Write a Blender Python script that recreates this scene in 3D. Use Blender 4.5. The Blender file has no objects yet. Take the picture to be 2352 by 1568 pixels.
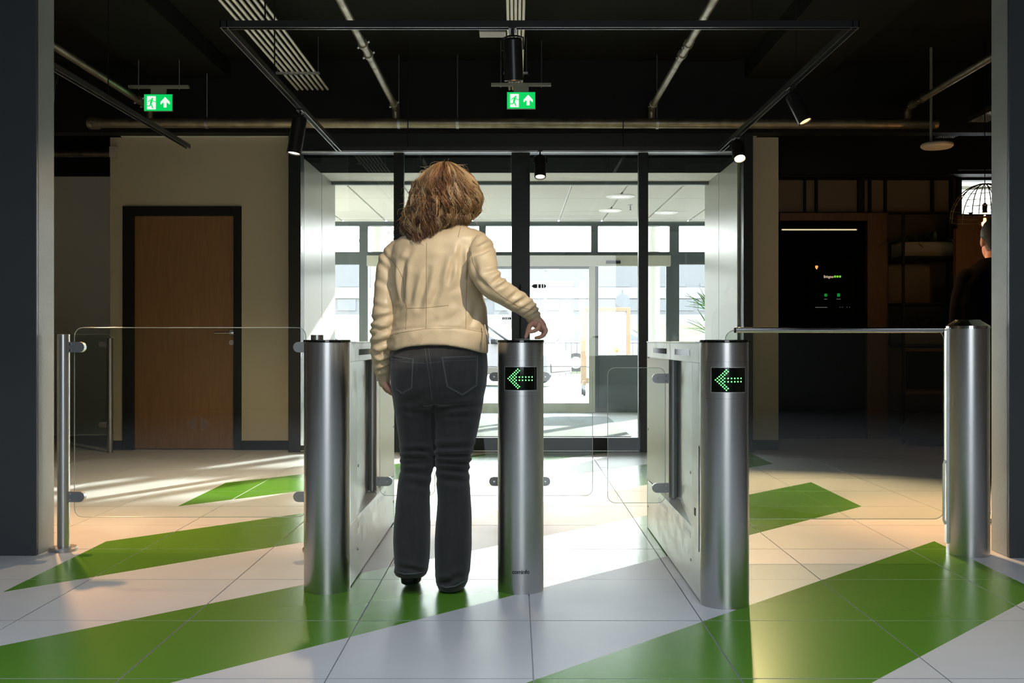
import bpy, bmesh, math, random
import numpy as np
from mathutils import Vector, Matrix
from mathutils.bvhtree import BVHTree
random.seed(7)
rng = np.random.RandomState(5)
SC = bpy.context.scene
COL = SC.collection
PI = math.pi
F = 2287.0; CX = 1184.0; CY = 782.0

# ------------------------------------------------------------------ camera
cam_d = bpy.data.cameras.new('camera'); cam = bpy.data.objects.new('camera', cam_d)
COL.objects.link(cam); SC.camera = cam
cam.location = (0, 0, 1.0); cam.rotation_euler = (PI/2, 0, 0)
cam_d.sensor_width = 36.0; cam_d.lens = 36.0*F/2352.0
cam_d.shift_x = -(CX-1176)/2352.0; cam_d.shift_y = (CY-784)/2352.0
cam_d.clip_start = 0.05; cam_d.clip_end = 400

# ------------------------------------------------------------------ world and exposure
w = bpy.data.worlds.new('world'); SC.world = w; w.use_nodes = True
nt = w.node_tree; bg = nt.nodes['Background']
tc = nt.nodes.new('ShaderNodeTexCoord'); sep = nt.nodes.new('ShaderNodeSeparateXYZ')
cr = nt.nodes.new('ShaderNodeValToRGB')
nt.links.new(tc.outputs['Generated'], sep.inputs[0]); nt.links.new(sep.outputs['Z'], cr.inputs[0])
cr.color_ramp.elements[0].position = 0.0; cr.color_ramp.elements[0].color = (1, 1, .99, 1)
cr.color_ramp.elements[1].position = 1.0; cr.color_ramp.elements[1].color = (.62, .76, 1, 1)
nt.links.new(cr.outputs[0], bg.inputs[0]); bg.inputs[1].default_value = 14.5
vs = SC.view_settings
vs.view_transform = 'Standard'; vs.look = 'None'; vs.gamma = 1.0; vs.use_curve_mapping = False
vs.exposure = 0.0
SC.display_settings.display_device = 'sRGB'

def light(name, kind, loc, energy, color=(1, 1, 1), target=None, **kw):
    d = bpy.data.lights.new(name, kind); o = bpy.data.objects.new(name, d); COL.objects.link(o)
    o.location = loc; d.energy = energy; d.color = color
    for k, v in kw.items(): setattr(d, k, v)
    if target is not None:
        o.rotation_euler = (Vector(target)-Vector(loc)).to_track_quat('-Z', 'Y').to_euler()
    return o
# low sun standing in front of the entrance, to the right
light('sun', 'SUN', (6, 30, 12), 28.0, (1, .94, .85), target=(6-.60*20, 30-20, 12-.335*20), angle=math.radians(.8))
# added area lamp overhead, unseen, for cool daylight on the near floor
light('added_overhead_daylight', 'AREA', (0, .6, 3.44), 210, (.82, .91, 1), target=(0, .6, 0), shape='RECTANGLE', size=8.0, size_y=5.0, spread=math.radians(120))
light('added_rear_daylight', 'AREA', (.8, -4.9, 1.8), 85, (.90, .95, 1), target=(.8, 4, 1.8), shape='RECTANGLE', size=3.0, size_y=2.3)  # added unseen lamp behind the camera, brightens the steel columns
# added unseen spot, high on the right: framed beam onto the woman's back
light('beam_light', 'SPOT', (1.85, 1.2, 3.30), 620, (1, .88, .70), target=(-.30, 4.0, 1.47), spot_size=math.radians(14.6), spot_blend=.10, shadow_soft_size=.03)

# ------------------------------------------------------------------ helpers
def P(px, py, D):
    return Vector(((px-CX)/F*D, D, 1+(CY-py)/F*D))

def tag(o, label=None, cat=None, group=None, kind=None):
    if label: o['label'] = label
    if cat: o['category'] = cat
    if group: o['group'] = group
    if kind: o['kind'] = kind
    return o

def empty(name, loc, label=None, cat=None, group=None, kind=None, rz=0):
    o = bpy.data.objects.new(name, None); COL.objects.link(o)
    o.location = loc; o.rotation_euler = (0, 0, rz); o.empty_display_size = .1
    return tag(o, label, cat, group, kind)

class B:
    def __init__(s): s.v = []; s.f = []; s.m = []
    def add(s, vs_, fs, mi=0):
        n = len(s.v); s.v += [tuple(p) for p in vs_]; s.f += [tuple(i+n for i in f) for f in fs]; s.m += [mi]*len(fs)
        return s
    def box(s, c, d, rz=0, mi=0, rot=None):
        x, y, z = d[0]/2, d[1]/2, d[2]/2
        R = rot if rot is not None else Matrix.Rotation(rz, 3, 'Z')
        pts = [Vector(c)+R @ Vector((sx*x, sy*y, sz*z)) for sx, sy, sz in
               ((-1,-1,-1),(1,-1,-1),(1,1,-1),(-1,1,-1),(-1,-1,1),(1,-1,1),(1,1,1),(-1,1,1))]
        return s.add(pts, [(0,3,2,1),(4,5,6,7),(0,1,5,4),(1,2,6,5),(2,3,7,6),(3,0,4,7)], mi)
    def bb(s, x0, x1, y0, y1, z0, z1, mi=0):
        return s.box(((x0+x1)/2, (y0+y1)/2, (z0+z1)/2), (abs(x1-x0), abs(y1-y0), abs(z1-z0)), 0, mi)
    def cyl(s, p0, p1, r0, r1=None, n=24, cap=True, mi=0):
        r1 = r0 if r1 is None else r1
        p0 = Vector(p0); p1 = Vector(p1); q = (p1-p0).to_track_quat('Z', 'Y')
        pts = []
        for p, r in ((p0, r0), (p1, r1)):
            for i in range(n):
                a = 2*PI*i/n; pts.append(p + q @ Vector((r*math.cos(a), r*math.sin(a), 0)))
        fs = [(i, (i+1) % n, n+(i+1) % n, n+i) for i in range(n)]
        if cap: fs += [tuple(range(n))[::-1], tuple(range(n, 2*n))]
        return s.add(pts, fs, mi)
    def prism(s, poly, z0, z1, mi=0, M=None):
        n = len(poly)
        pts = [Vector((x, y, z0)) for x, y in poly]+[Vector((x, y, z1)) for x, y in poly]
        if M is not None: pts = [M @ p for p in pts]
        fs = [(i, (i+1) % n, n+(i+1) % n, n+i) for i in range(n)]+[tuple(range(n))[::-1], tuple(range(n, 2*n))]
        return s.add(pts, fs, mi)
    def lathe(s, prof, c, n=32, mi=0):
        pts = []; fs = []; m = len(prof)
        for r, z in prof:
            for i in range(n):
                a = 2*PI*i/n; pts.append((c[0]+r*math.cos(a), c[1]+r*math.sin(a), c[2]+z))
        for j in range(m-1):
            for i in range(n):
                fs.append((j*n+i, j*n+(i+1) % n, (j+1)*n+(i+1) % n, (j+1)*n+i))
        fs += [tuple(range(n))[::-1], tuple(range((m-1)*n, m*n))]
        return s.add(pts, fs, mi)
    def loft(s, rings, mi=0, closed=True, cap=True):
        n = len(rings[0]); pts = [p for r in rings for p in r]; fs = []
        for j in range(len(rings)-1):
            for i in range(n if closed else n-1):
                fs.append((j*n+i, j*n+(i+1) % n, (j+1)*n+(i+1) % n, (j+1)*n+i))
        if cap and closed: fs += [tuple(range(n))[::-1], tuple(range((len(rings)-1)*n, len(rings)*n))]
        return s.add(pts, fs, mi)
    def tube(s, path, r, n=8, cap=True, mi=0):
        path = [Vector(p) for p in path]; k = len(path)
        rs = r if isinstance(r, (list, tuple)) else [r]*k
        up = None; rings = []
        for i, p in enumerate(path):
            t = (path[min(i+1, k-1)]-path[max(i-1, 0)]).normalized()
            if up is None:
                up = Vector((0, 0, 1)) if abs(t.z) < .9 else Vector((0, 1, 0))
            u = up-t*up.dot(t)
            if u.length < 1e-6: u = t.orthogonal()
            u.normalize(); up = u; wv = t.cross(u)
            rings.append([p+(u*math.cos(2*PI*j/n)+wv*math.sin(2*PI*j/n))*rs[i] for j in range(n)])
        return s.loft(rings, mi, True, cap)
    def sphere(s, c, r, n=14, m=9, mi=0):
        if not isinstance(r, (tuple, list)): r = (r, r, r)
        rings = []
        for j in range(m+1):
            t = PI*(j+.02)/(m+.04); rings.append([(c[0]+r[0]*math.sin(t)*math.cos(2*PI*i/n), c[1]+r[1]*math.sin(t)*math.sin(2*PI*i/n), c[2]-r[2]*math.cos(t)) for i in range(n)])
        return s.loft(rings, mi)
    def build(s, name, mat, parent=None, smooth=35, bevel=0, **tg):
        me = bpy.data.meshes.new(name); me.from_pydata(s.v, [], s.f)
        mats = mat if isinstance(mat, (list, tuple)) else [mat]
        for m in mats: me.materials.append(m)
        if len(mats) > 1: me.polygons.foreach_set('material_index', s.m)
        bm = bmesh.new(); bm.from_mesh(me); bmesh.ops.recalc_face_normals(bm, faces=bm.faces); bm.to_mesh(me); bm.free()
        if smooth:
            me.polygons.foreach_set('use_smooth', [True]*len(me.polygons)); me.set_sharp_from_angle(angle=math.radians(smooth))
        me.update()
        o = bpy.data.objects.new(name, me); COL.objects.link(o)
        if parent is not None: o.parent = parent
        if bevel:
            md = o.modifiers.new('bevel', 'BEVEL'); md.width = bevel; md.segments = 2; md.limit_method = 'ANGLE'; md.angle_limit = math.radians(40)
        tag(o, **tg)
        return o

def rrect(x0, x1, y0, y1, r, n=6):
    out = []
    for cx, cy, a0 in ((x1-r, y0+r, -90), (x1-r, y1-r, 0), (x0+r, y1-r, 90), (x0+r, y0+r, 180)):
        for i in range(n+1):
            a = math.radians(a0+90*i/n); out.append((cx+r*math.cos(a), cy+r*math.sin(a)))
    return out
# prism in the XZ plane (x stays x, second coordinate becomes z), extruded along y
MXZ = Matrix(((1, 0, 0), (0, 0, 1), (0, 1, 0)))
MYZ = Matrix(((0, 0, 1), (1, 0, 0), (0, 1, 0)))
def text_mesh(txt, size, bold=0.0, name='t', space=1.0):
    c = bpy.data.curves.new(name, 'FONT'); c.body = txt; c.size = size; c.offset = bold; c.space_character = space
    c.align_x = 'CENTER'; c.align_y = 'CENTER'; c.resolution_u = 3
    o = bpy.data.objects.new(name, c); COL.objects.link(o)
    dg = bpy.context.evaluated_depsgraph_get(); me = bpy.data.meshes.new_from_object(o.evaluated_get(dg))
    vs_ = [v.co.copy() for v in me.vertices]; fs = [tuple(p.vertices) for p in me.polygons]
    bpy.data.objects.remove(o); bpy.data.curves.remove(c); bpy.data.meshes.remove(me)
    return vs_, fs

# ------------------------------------------------------------------ materials
def nodes(m): return m.node_tree.nodes, m.node_tree.links
def mat(name, col, rough=.5, metal=0, spec=.5, emit=None, es=1, coat=0, noise=None, bump=None, alpha=None, rvar=None, sheen=0, sub=None, world=False):
    m = bpy.data.materials.new(name); m.use_nodes = True; N, L = nodes(m); p = N['Principled BSDF']
    p.inputs['Base Color'].default_value = (*col, 1); p.inputs['Roughness'].default_value = rough
    p.inputs['Metallic'].default_value = metal; p.inputs['Specular IOR Level'].default_value = spec
    p.inputs['Coat Weight'].default_value = coat; p.inputs['Sheen Weight'].default_value = sheen
    if emit: p.inputs['Emission Color'].default_value = (*emit, 1); p.inputs['Emission Strength'].default_value = es
    if sub: p.inputs['Subsurface Weight'].default_value = sub; p.inputs['Subsurface Radius'].default_value = (.02, .008, .004)
    t = N.new('ShaderNodeNewGeometry' if world else 'ShaderNodeTexCoord')
    def nz(scale, stretch, detail=4):
        mp = N.new('ShaderNodeMapping'); mp.inputs['Scale'].default_value = stretch
        L.new(t.outputs['Position' if world else 'Object'], mp.inputs[0]); n = N.new('ShaderNodeTexNoise')
        n.inputs['Scale'].default_value = scale; n.inputs['Detail'].default_value = detail; L.new(mp.outputs[0], n.inputs[0]); return n
    if noise:   # (scale, amount, stretch)
        n = nz(noise[0], noise[2] if len(noise) > 2 else (1, 1, 1)); r = N.new('ShaderNodeMapRange')
        r.inputs[3].default_value = 1-noise[1]; r.inputs[4].default_value = 1+noise[1]; r.inputs[1].default_value = .25; r.inputs[2].default_value = .75
        L.new(n.outputs[0], r.inputs[0]); mx = N.new('ShaderNodeVectorMath'); mx.operation = 'SCALE'
        mx.inputs[0].default_value = col; L.new(r.outputs[0], mx.inputs['Scale']); L.new(mx.outputs[0], p.inputs['Base Color'])
    if rvar:
        n = nz(rvar[0], rvar[2] if len(rvar) > 2 else (1, 1, 1)); r = N.new('ShaderNodeMapRange')
        r.inputs[3].default_value = rough-rvar[1]; r.inputs[4].default_value = rough+rvar[1]; r.inputs[1].default_value = .3; r.inputs[2].default_value = .7
        L.new(n.outputs[0], r.inputs[0]); L.new(r.outputs[0], p.inputs['Roughness'])
    if bump:    # (scale, strength, stretch)
        n = nz(bump[0], bump[2] if len(bump) > 2 else (1, 1, 1), 5); b = N.new('ShaderNodeBump')
        b.inputs['Strength'].default_value = bump[1]; b.inputs['Distance'].default_value = .004
        L.new(n.outputs[0], b.inputs['Height']); L.new(b.outputs[0], p.inputs['Normal'])
    return m
def glassm(name, tint=(.972, .985, .975), base=.04, rough=0.0):
    m = bpy.data.materials.new(name); m.use_nodes = True; N, L = nodes(m); N.remove(N['Principled BSDF'])
    out = N['Material Output']; tr = N.new('ShaderNodeBsdfTransparent'); tr.inputs[0].default_value = (*tint, 1)
    gl = N.new('ShaderNodeBsdfGlossy'); gl.inputs['Roughness'].default_value = rough
    lw = N.new('ShaderNodeLayerWeight'); lw.inputs[0].default_value = .5
    pw = N.new('ShaderNodeMath'); pw.operation = 'POWER'; pw.inputs[1].default_value = 5
    ma = N.new('ShaderNodeMath'); ma.operation = 'MULTIPLY_ADD'; ma.inputs[1].default_value = .9; ma.inputs[2].default_value = base
    L.new(lw.outputs['Facing'], pw.inputs[0]); L.new(pw.outputs[0], ma.inputs[0])
    mx = N.new('ShaderNodeMixShader'); L.new(ma.outputs[0], mx.inputs[0]); L.new(tr.outputs[0], mx.inputs[1]); L.new(gl.outputs[0], mx.inputs[2])
    L.new(mx.outputs[0], out.inputs[0]); return m
M = {}
M['tile'] = mat('grey_tile', (.47, .475, .50), .42, noise=(1.6, .09), rvar=(3, .03), bump=(60, .04), world=True)
M['green'] = mat('green_floor_film', (.085, .225, .018), .25, noise=(1.2, .05), spec=.6, world=True)
M['grout'] = mat('grout', (.36, .37, .38), .7)
M['lobby'] = mat('pale_stone_floor', (.50, .50, .49), .35, noise=(2, .06))
M['mat'] = mat('entrance_mat', (.13, .15, .15), .95, noise=(80, .25), bump=(300, .5))
M['ceil'] = mat('black_painted_slab', (.009, .010, .008), .85, spec=.15, noise=(1.2, .35), bump=(14, .3))
M['black'] = mat('black_paint', (.009, .010, .010), .6, spec=.2)
M['dframe'] = mat('dark_grey_frame', (.014, .018, .018), .33, spec=.3)
M['oframe'] = mat('outer_grey_frame', (.075, .095, .10), .4)
M['pillar'] = mat('dark_grey_pillar_paint', (.055, .064, .07), .36, noise=(1.5, .12), bump=(90, .12))
M['pillarside'] = mat('pillar_edge_paint', (.30, .33, .32), .42, noise=(3, .12), bump=(70, .2))
M['beige'] = mat('beige_wall_paint', (.43, .39, .28), .8, bump=(60, .1))
M['taupe'] = mat('taupe_wall_paint', (.32, .235, .16), .8)
M['white'] = mat('white_panel', (.74, .76, .70), .3)
M['matte'] = mat('matte_black_soffit', (.010, .012, .011), 1.0, spec=0)
M['vpanel'] = mat('pale_green_grey_panel', (.25, .26, .215), .35)
M['ctile'] = mat('white_ceiling_panel', (.56, .555, .48), .8, bump=(200, .2))
M['door'] = mat('oak_veneer', (.205, .108, .034), .5, noise=(14, .14, (6, 6, .35)))
M['wood'] = mat('brown_wood', (.11, .052, .018), .5, noise=(10, .2, (5, 5, .5)))
M['orwood'] = mat('light_wood', (.26, .17, .10), .5, noise=(10, .15, (5, 5, .5)))
M['steel'] = mat('brushed_steel', (.58, .585, .58), .30, 1.0, noise=(40, .03, (6, 6, .05)), rvar=(40, .025, (6, 6, .05)))
M['steel2'] = mat('bright_brushed_steel', (.86, .88, .87), .46, .9, noise=(10, .06, (1, .2, 1)), rvar=(14, .08))
M['polish'] = mat('polished_steel', (.60, .60, .60), .14, 1.0)
M['clamp'] = mat('satin_clamp_steel', (.46, .47, .48), .38, 1.0)
M['dpost'] = mat('dark_satin_steel', (.36, .37, .37), .34, 1.0)
M['pipe'] = mat('galvanised_pipe', (.30, .27, .19), .42, .85, noise=(12, .3, (1, 1, 1)), rvar=(20, .1))
M['conduit'] = mat('galvanised_conduit', (.78, .76, .66), .45, .2)
M['bplast'] = mat('black_plastic', (.012, .012, .013), .3)
M['screen'] = mat('dark_screen', (.003, .004, .003), .7, spec=.03)
M['blkgloss'] = mat('black_glass', (.004, .005, .004), .06, spec=.6)
M['track'] = mat('black_track', (.02, .02, .02), .3)
M['trackin'] = mat('track_copper', (.5, .5, .45), .3, 1)
M['spotlit'] = mat('lit_lamp', (1, .8, .5), .5, emit=(1, .78, .45), es=14)
M['spotdim'] = mat('lit_lamp_dim', (1, .7, .4), .5, emit=(1, .62, .28), es=2.0)
M['spotmid'] = mat('lit_lamp_mid', (1, .8, .5), .5, emit=(1, .86, .62), es=3.5)
M['led'] = mat('green_led', (.1, 1, .2), .5, emit=(.13, 1, .17), es=3.2)
M['signgreen'] = mat('sign_green', (0, .5, .15), .5, emit=(.0, .58, .10), es=1.0)
M['signwhite'] = mat('sign_white', (.9, .9, .9), .5, emit=(.85, .9, .88), es=.9)
M['signcase'] = mat('sign_case', (.25, .27, .24), .4)
M['ink'] = mat('dark_ink', (.015, .02, .022), .5)
M['sticker'] = mat('grey_sticker', (.05, .055, .055), .6)
M['glass'] = glassm('clear_glass')
M['glassw'] = glassm('wing_glass', (.955, .985, .97), .035)
M['glassdark'] = glassm('rail_glass', (.86, .90, .86), .04)
M['edge'] = mat('glass_edge', (.55, .62, .58), .15, emit=None)
M['leather'] = mat('cream_leather', (.53, .415, .265), .45, noise=(9, .10), bump=(170, .16), rvar=(30, .08))
M['seam'] = mat('seam_thread', (.20, .13, .06), .7)
M['denim'] = mat('black_denim', (.021, .0205, .0200), .88, noise=(60, .25, (1, 1, .25)), bump=(700, .2), sheen=.25)
M['stitch'] = mat('grey_stitch', (.085, .09, .095), .8)
M['skin'] = mat('skin', (.52, .27, .19), .5, sub=.1, bump=(120, .15))
M['shoe'] = mat('black_suede', (.008, .008, .009), .8)
M['cloth'] = mat('black_cloth', (.003, .003, .004), 1.0, spec=0)
M['card'] = mat('white_card', (.9, .9, .9), .4)
# ------------------------------------------------------------------ floor: tiles with the green stripe film
STRIPES = [(1.87, 2.88), (3.92, 4.95), (6.0, 7.0), (8.05, 9.05)]
SX0, SX1 = -2.04, 2.09
def clip(poly, a, b, c):    # keep a*x+b*y<=c
    out = []
    for i in range(len(poly)):
        p, q = poly[i], poly[(i+1) % len(poly)]; dp = a*p[0]+b*p[1]-c; dq = a*q[0]+b*q[1]-c
        if dp <= 0: out.append(p)
        if (dp < 0 < dq) or (dq < 0 < dp):
            t = dp/(dp-dq); out.append((p[0]+(q[0]-p[0])*t, p[1]+(q[1]-p[1])*t))
    return out
def area(p): return abs(sum(p[i][0]*p[(i+1) % len(p)][1]-p[(i+1) % len(p)][0]*p[i][1] for i in range(len(p))))/2 if len(p) > 2 else 0
TP = .6118; TX = .053; TY = 2.947
slab = B().bb(-7, 7, -5, 9.0, -.12, -.006)
floor = slab.build('floor', M['grout'], kind='structure', label='grey tiled floor with diagonal green stripes')
i0, i1 = -8, 9; j0, j1 = -1, 10
for i in range(i0, i1):
    for j in range(j0, j1):
        g = .0022
        x0, x1 = TX+i*TP+g, TX+(i+1)*TP-g; y0, y1 = TY+j*TP+g, TY+(j+1)*TP-g
        if y0 > 8.93: continue
        y1 = min(y1, 8.93)
        cx, cy = (x0+x1)/2, (y0+y1)/2
        b = B(); cells = []
        rect = [(x0, y0), (x1, y0), (x1, y1), (x0, y1)]
        xs = [(-99, SX0), (SX0, SX1), (SX1, 99)]
        for k, (xa, xb) in enumerate(xs):
            p = clip(clip(rect, -1, 0, -xa), 1, 0, xb)
            if area(p) < 1e-6: continue
            if k != 1: cells.append((p, 0)); continue
            edges = [-99]+[e for s in STRIPES for e in s]+[99]
            for q in range(len(edges)-1):
                c = clip(clip(p, 1, -1, -edges[q]), -1, 1, edges[q+1])
                if area(c) > 1e-6: cells.append((c, q % 2))
        dz = rng.uniform(-.0004, .0004)
        for poly, mi in cells:
            b.add([(x-cx, y-cy, 0) for x, y in poly], [tuple(range(len(poly)))], mi)
        n = len(rect); b.add([(x-cx, y-cy, z) for z in (-.006, 0) for x, y in rect], [(a, (a+1) % 4, 4+(a+1) % 4, 4+a) for a in range(4)], 0)
        o = b.build('tile', [M['tile'], M['green']], floor, smooth=0); o.location = (cx, cy, dz)
ext = B().bb(-7, TX+i0*TP, -5, 10.5, -.006, 0).bb(TX+i1*TP, 7, -5, 10.6, -.006, 0).bb(TX+i0*TP, TX+i1*TP, -5, TY+j0*TP-.004, -.006, 0).bb(-7, -2.1, 8.935, 10.6, -.12, 0).bb(2.1, 7, 8.935, 10.6, -.12, 0)
ext.build('floor_margin', M['tile'], floor, smooth=0)
# vestibule and lobby floor
lf = B().bb(-6, 6, 8.94, 14.2, -.12, -.001).build('floor', M['lobby'], kind='structure', label='pale floor of the entrance lobby behind the glass')
B().bb(-1.75, 1.2, 10.3, 13.0, -.001, .012).build('door_mat', M['mat'], label='dark grey entrance mat behind the glass doors', cat='mat')

# ------------------------------------------------------------------ room shell
CEIL = 3.5
c = B().bb(-7, 7, -5, 10.6, CEIL, CEIL+.15)
ceiling = c.build('ceiling', M['ceil'], kind='structure', smooth=0)
for x in (-2.9, 2.4): B().bb(x-.35, x+.35, -5, 8.9, CEIL-.16, CEIL).build('ceiling_beam', M['ceil'], ceiling, smooth=0)
B().bb(-7, 7, 8.9, 9.05, 2.86, CEIL).build('downstand_beam', M['black'], ceiling, smooth=0)
B().bb(-7.1, -7, -5, 10.7, 0, CEIL).build('wall_left', M['taupe'], kind='structure', smooth=0)
B().bb(7, 7.1, -5, 10.7, 0, CEIL).build('wall_right', M['taupe'], kind='structure', smooth=0)
wb = B().bb(-7, 7, -5.1, -5, 0, CEIL)
wb.build('wall_front', M['white'], kind='structure', smooth=0)

# left wall with the door, beige
def sx(px, D): return (px-CX)/F*D
def sz(py, D): return 1+(CY-py)/F*D
DW = 9.12
wl = B()
x0, x1 = sx(253, DW), sx(664, DW); dx0, dx1 = sx(283, DW), sx(555, DW); dz1 = sz(474, DW)
wl.bb(x0, dx0, DW, DW+.25, 0, 2.86).bb(dx1, x1, DW, DW+.25, 0, 2.86).bb(dx0, dx1, DW, DW+.25, dz1, 2.86)
wl.bb(x0, x0+.12, DW+.25, 10.6, 0, 2.86)
wl.build('wall_back', M['beige'], kind='structure', smooth=0)
d1 = empty('door_1', ((dx0+dx1)/2, DW, 0), 'oak veneer door in a black frame on the beige wall', kind='structure')
def loc(b, o):
    b.v = [(x-o.location[0], y-o.location[1], z-o.location[2]) for x, y, z in b.v]; return b
fw = .095
loc(B().bb(dx0, dx0+fw, DW-.02, DW+.12, 0, dz1).bb(dx1-.07, dx1, DW-.02, DW+.12, 0, dz1).bb(dx0+fw, dx1-.07, DW-.02, DW+.12, dz1-.085, dz1), d1).build('door_frame', M['black'], d1, smooth=0, bevel=.003)
leaf = loc(B().bb(dx0+fw, dx1-.07, DW+.03, DW+.075, .008, dz1-.085), d1).build('door_leaf', M['door'], d1, smooth=0)
hx = sx(530, DW); hz = sz(764, DW)
loc(B().cyl((hx, DW+.03, hz), (hx, DW+.018, hz), .026).cyl((hx, DW+.018, hz), (hx, DW-.03, hz), .009, n=12).tube([(hx, DW-.03, hz), (hx-.03, DW-.034, hz), (hx-.14, DW-.034, hz)], .009), d1).build('door_handle', M['polish'], leaf)
loc(B().cyl((hx, DW+.03, hz-.09), (hx, DW+.02, hz-.09), .024).bb(hx-.004, hx+.004, DW+.012, DW+.022, hz-.10, hz-.08), d1).build('key_plate', M['clamp'], leaf)
B().bb(x0-.01, dx0, DW-.014, DW, 0, .085).bb(dx1, x1, DW-.014, DW, 0, .085).build('baseboard_back', M['black'], kind='structure', smooth=0)
# farther taupe wall at the left
B().bb(-7, x0, 10.5, 10.6, 0, 2.72).build('wall_rear_left', M['taupe'], kind='structure', smooth=0)
B().bb(-7, x0, 10.4, 10.5, 2.72, CEIL).build('trim_1', M['black'], kind='structure', smooth=0)
B().bb(-7, x0, 10.485, 10.5, 0, .12).build('baseboard_left', M['black'], kind='structure', smooth=0)

# foreground pillars
def pillar(name, xin, y0, y1, sgn, label):
    o = empty(name, (xin, y0, 0), label, kind='structure')
    if sgn < 0: a, b = -4.2, xin
    else: a, b = xin, 4.2
    loc(B().bb(a, b, y0, y0+.02, 0, CEIL), o).build('front_face', M['pillar'], o, smooth=0, bevel=.002)
    loc(B().bb(a, b, y0+.0202, y1, 0, CEIL), o).build('reveal', M['pillarside'], o, smooth=0, bevel=.003)
pillar('trim_2', -2.228, 4.63, 4.81, -1, 'dark grey pillar at the left edge')
pillar('trim_3', 2.272, 4.58, 4.755, 1, 'dark grey pillar at the right edge')

# right side: beige pier and the dark lounge behind it
B().bb(sx(1728, DW), sx(1788, DW), DW, DW+.3, .09, 2.86).build('wall_pier', M['beige'], kind='structure', smooth=0)
B().bb(sx(1728, DW), sx(1790, DW), DW-.015, DW+.31, 0, .09).build('baseboard_right', M['dframe'], kind='structure', smooth=0)
DR = 10.35
wr = B(); wx0, wx1 = sx(2203, DR), sx(2310, DR); wz0, wz1 = sz(492, DR), sz(410, DR)
wr.bb(2.4, wx0, DR, DR+.2, 0, CEIL).bb(wx1, 7, DR, DR+.2, 0, CEIL).bb(wx0, wx1, DR, DR+.2, 0, wz0).bb(wx0, wx1, DR, DR+.2, wz1, CEIL)
wr.build('wall_rear_right', mat('dark_olive_wall', (.085, .07, .045), .8), kind='structure', smooth=0)
w3 = empty('window_3', ((wx0+wx1)/2, DR, wz0), 'small bright high window above the pendant lamp', kind='structure')
fr = B().bb(wx0-.03, wx0+.02, DR-.02, DR+.1, wz0, wz1).bb(wx1-.02, wx1, DR-.02, DR+.1, wz0, wz1).bb(wx0, wx1, DR-.02, DR+.1, wz1-.02, wz1).bb(wx0, wx1, DR-.02, DR+.1, wz0-.03, wz0)
loc(fr, w3).build('window_frame', M['dframe'], w3, smooth=0)
loc(B().bb(wx0, wx1, DR+.05, DR+.06, wz0, wz1), w3).build('pane', M['glass'], w3, smooth=0)
loc(B().bb(wx0, wx1, DR+.3, DR+.34, wz1-.07, wz1-.03).bb(wx0, wx1, DR+.6, DR+.62, wz0+.06, wz0+.075), w3).build('louvre', M['white'], w3, smooth=0)

# ------------------------------------------------------------------ inner glazed front (window_1)
DG = 8.95
x0, x1 = sx(664, DG), sx(1728, DG)
w1 = empty('window_1', (0, DG, 0), 'dark framed glass entrance front with double doors', kind='structure')
def w1b(b, n, m, p=None, **k): return loc(b, w1).build(n, m, p or w1, smooth=0, **k)
ztop = 2.86; zh = sz(352, DG)
w1b(B().bb(x0, sx(692, DG), DG-.03, DG+.12, 0, ztop), 'jamb', M['dframe'], bevel=.003)
w1b(B().bb(sx(1706, DG), x1, DG-.03, DG+.12, 0, ztop), 'jamb', M['dframe'], bevel=.003)
w1b(B().bb(sx(692, DG), sx(1706, DG), DG-.03, DG+.12, zh, ztop), 'header', M['dframe'], bevel=.003)
w1b(B().bb(sx(692, DG), sx(1706, DG), DG-.045, DG-.03, zh+.0, zh+.012), 'header_trim', M['steel2'])
for a, b_ in ((905, 928), (1466, 1488)):
    w1b(B().bb(sx(a, DG), sx(b_, DG), DG-.03, DG+.05, 0, zh), 'mullion', M['dframe'], bevel=.003)
w1b(B().bb(sx(1175, DG), sx(1195.5, DG), DG-.035, DG+.03, 0, zh), 'door_stile', M['dframe'], bevel=.003)
w1b(B().bb(sx(1196.5, DG), sx(1217, DG), DG-.035, DG+.03, 0, zh), 'door_stile', M['dframe'], bevel=.003)
w1b(B().bb(sx(1192, DG), sx(1200, DG), DG-.042, DG-.034, 0, zh), 'astragal', M['dframe'])
w1b(B().bb(sx(1197, DG)-.015, sx(1197, DG)-.003, DG-.075, DG-.06, .7, 1.5), 'door_pull', M['black'])
spans = [(692, 905), (928, 1175), (1217, 1466), (1488, 1706)]
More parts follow.
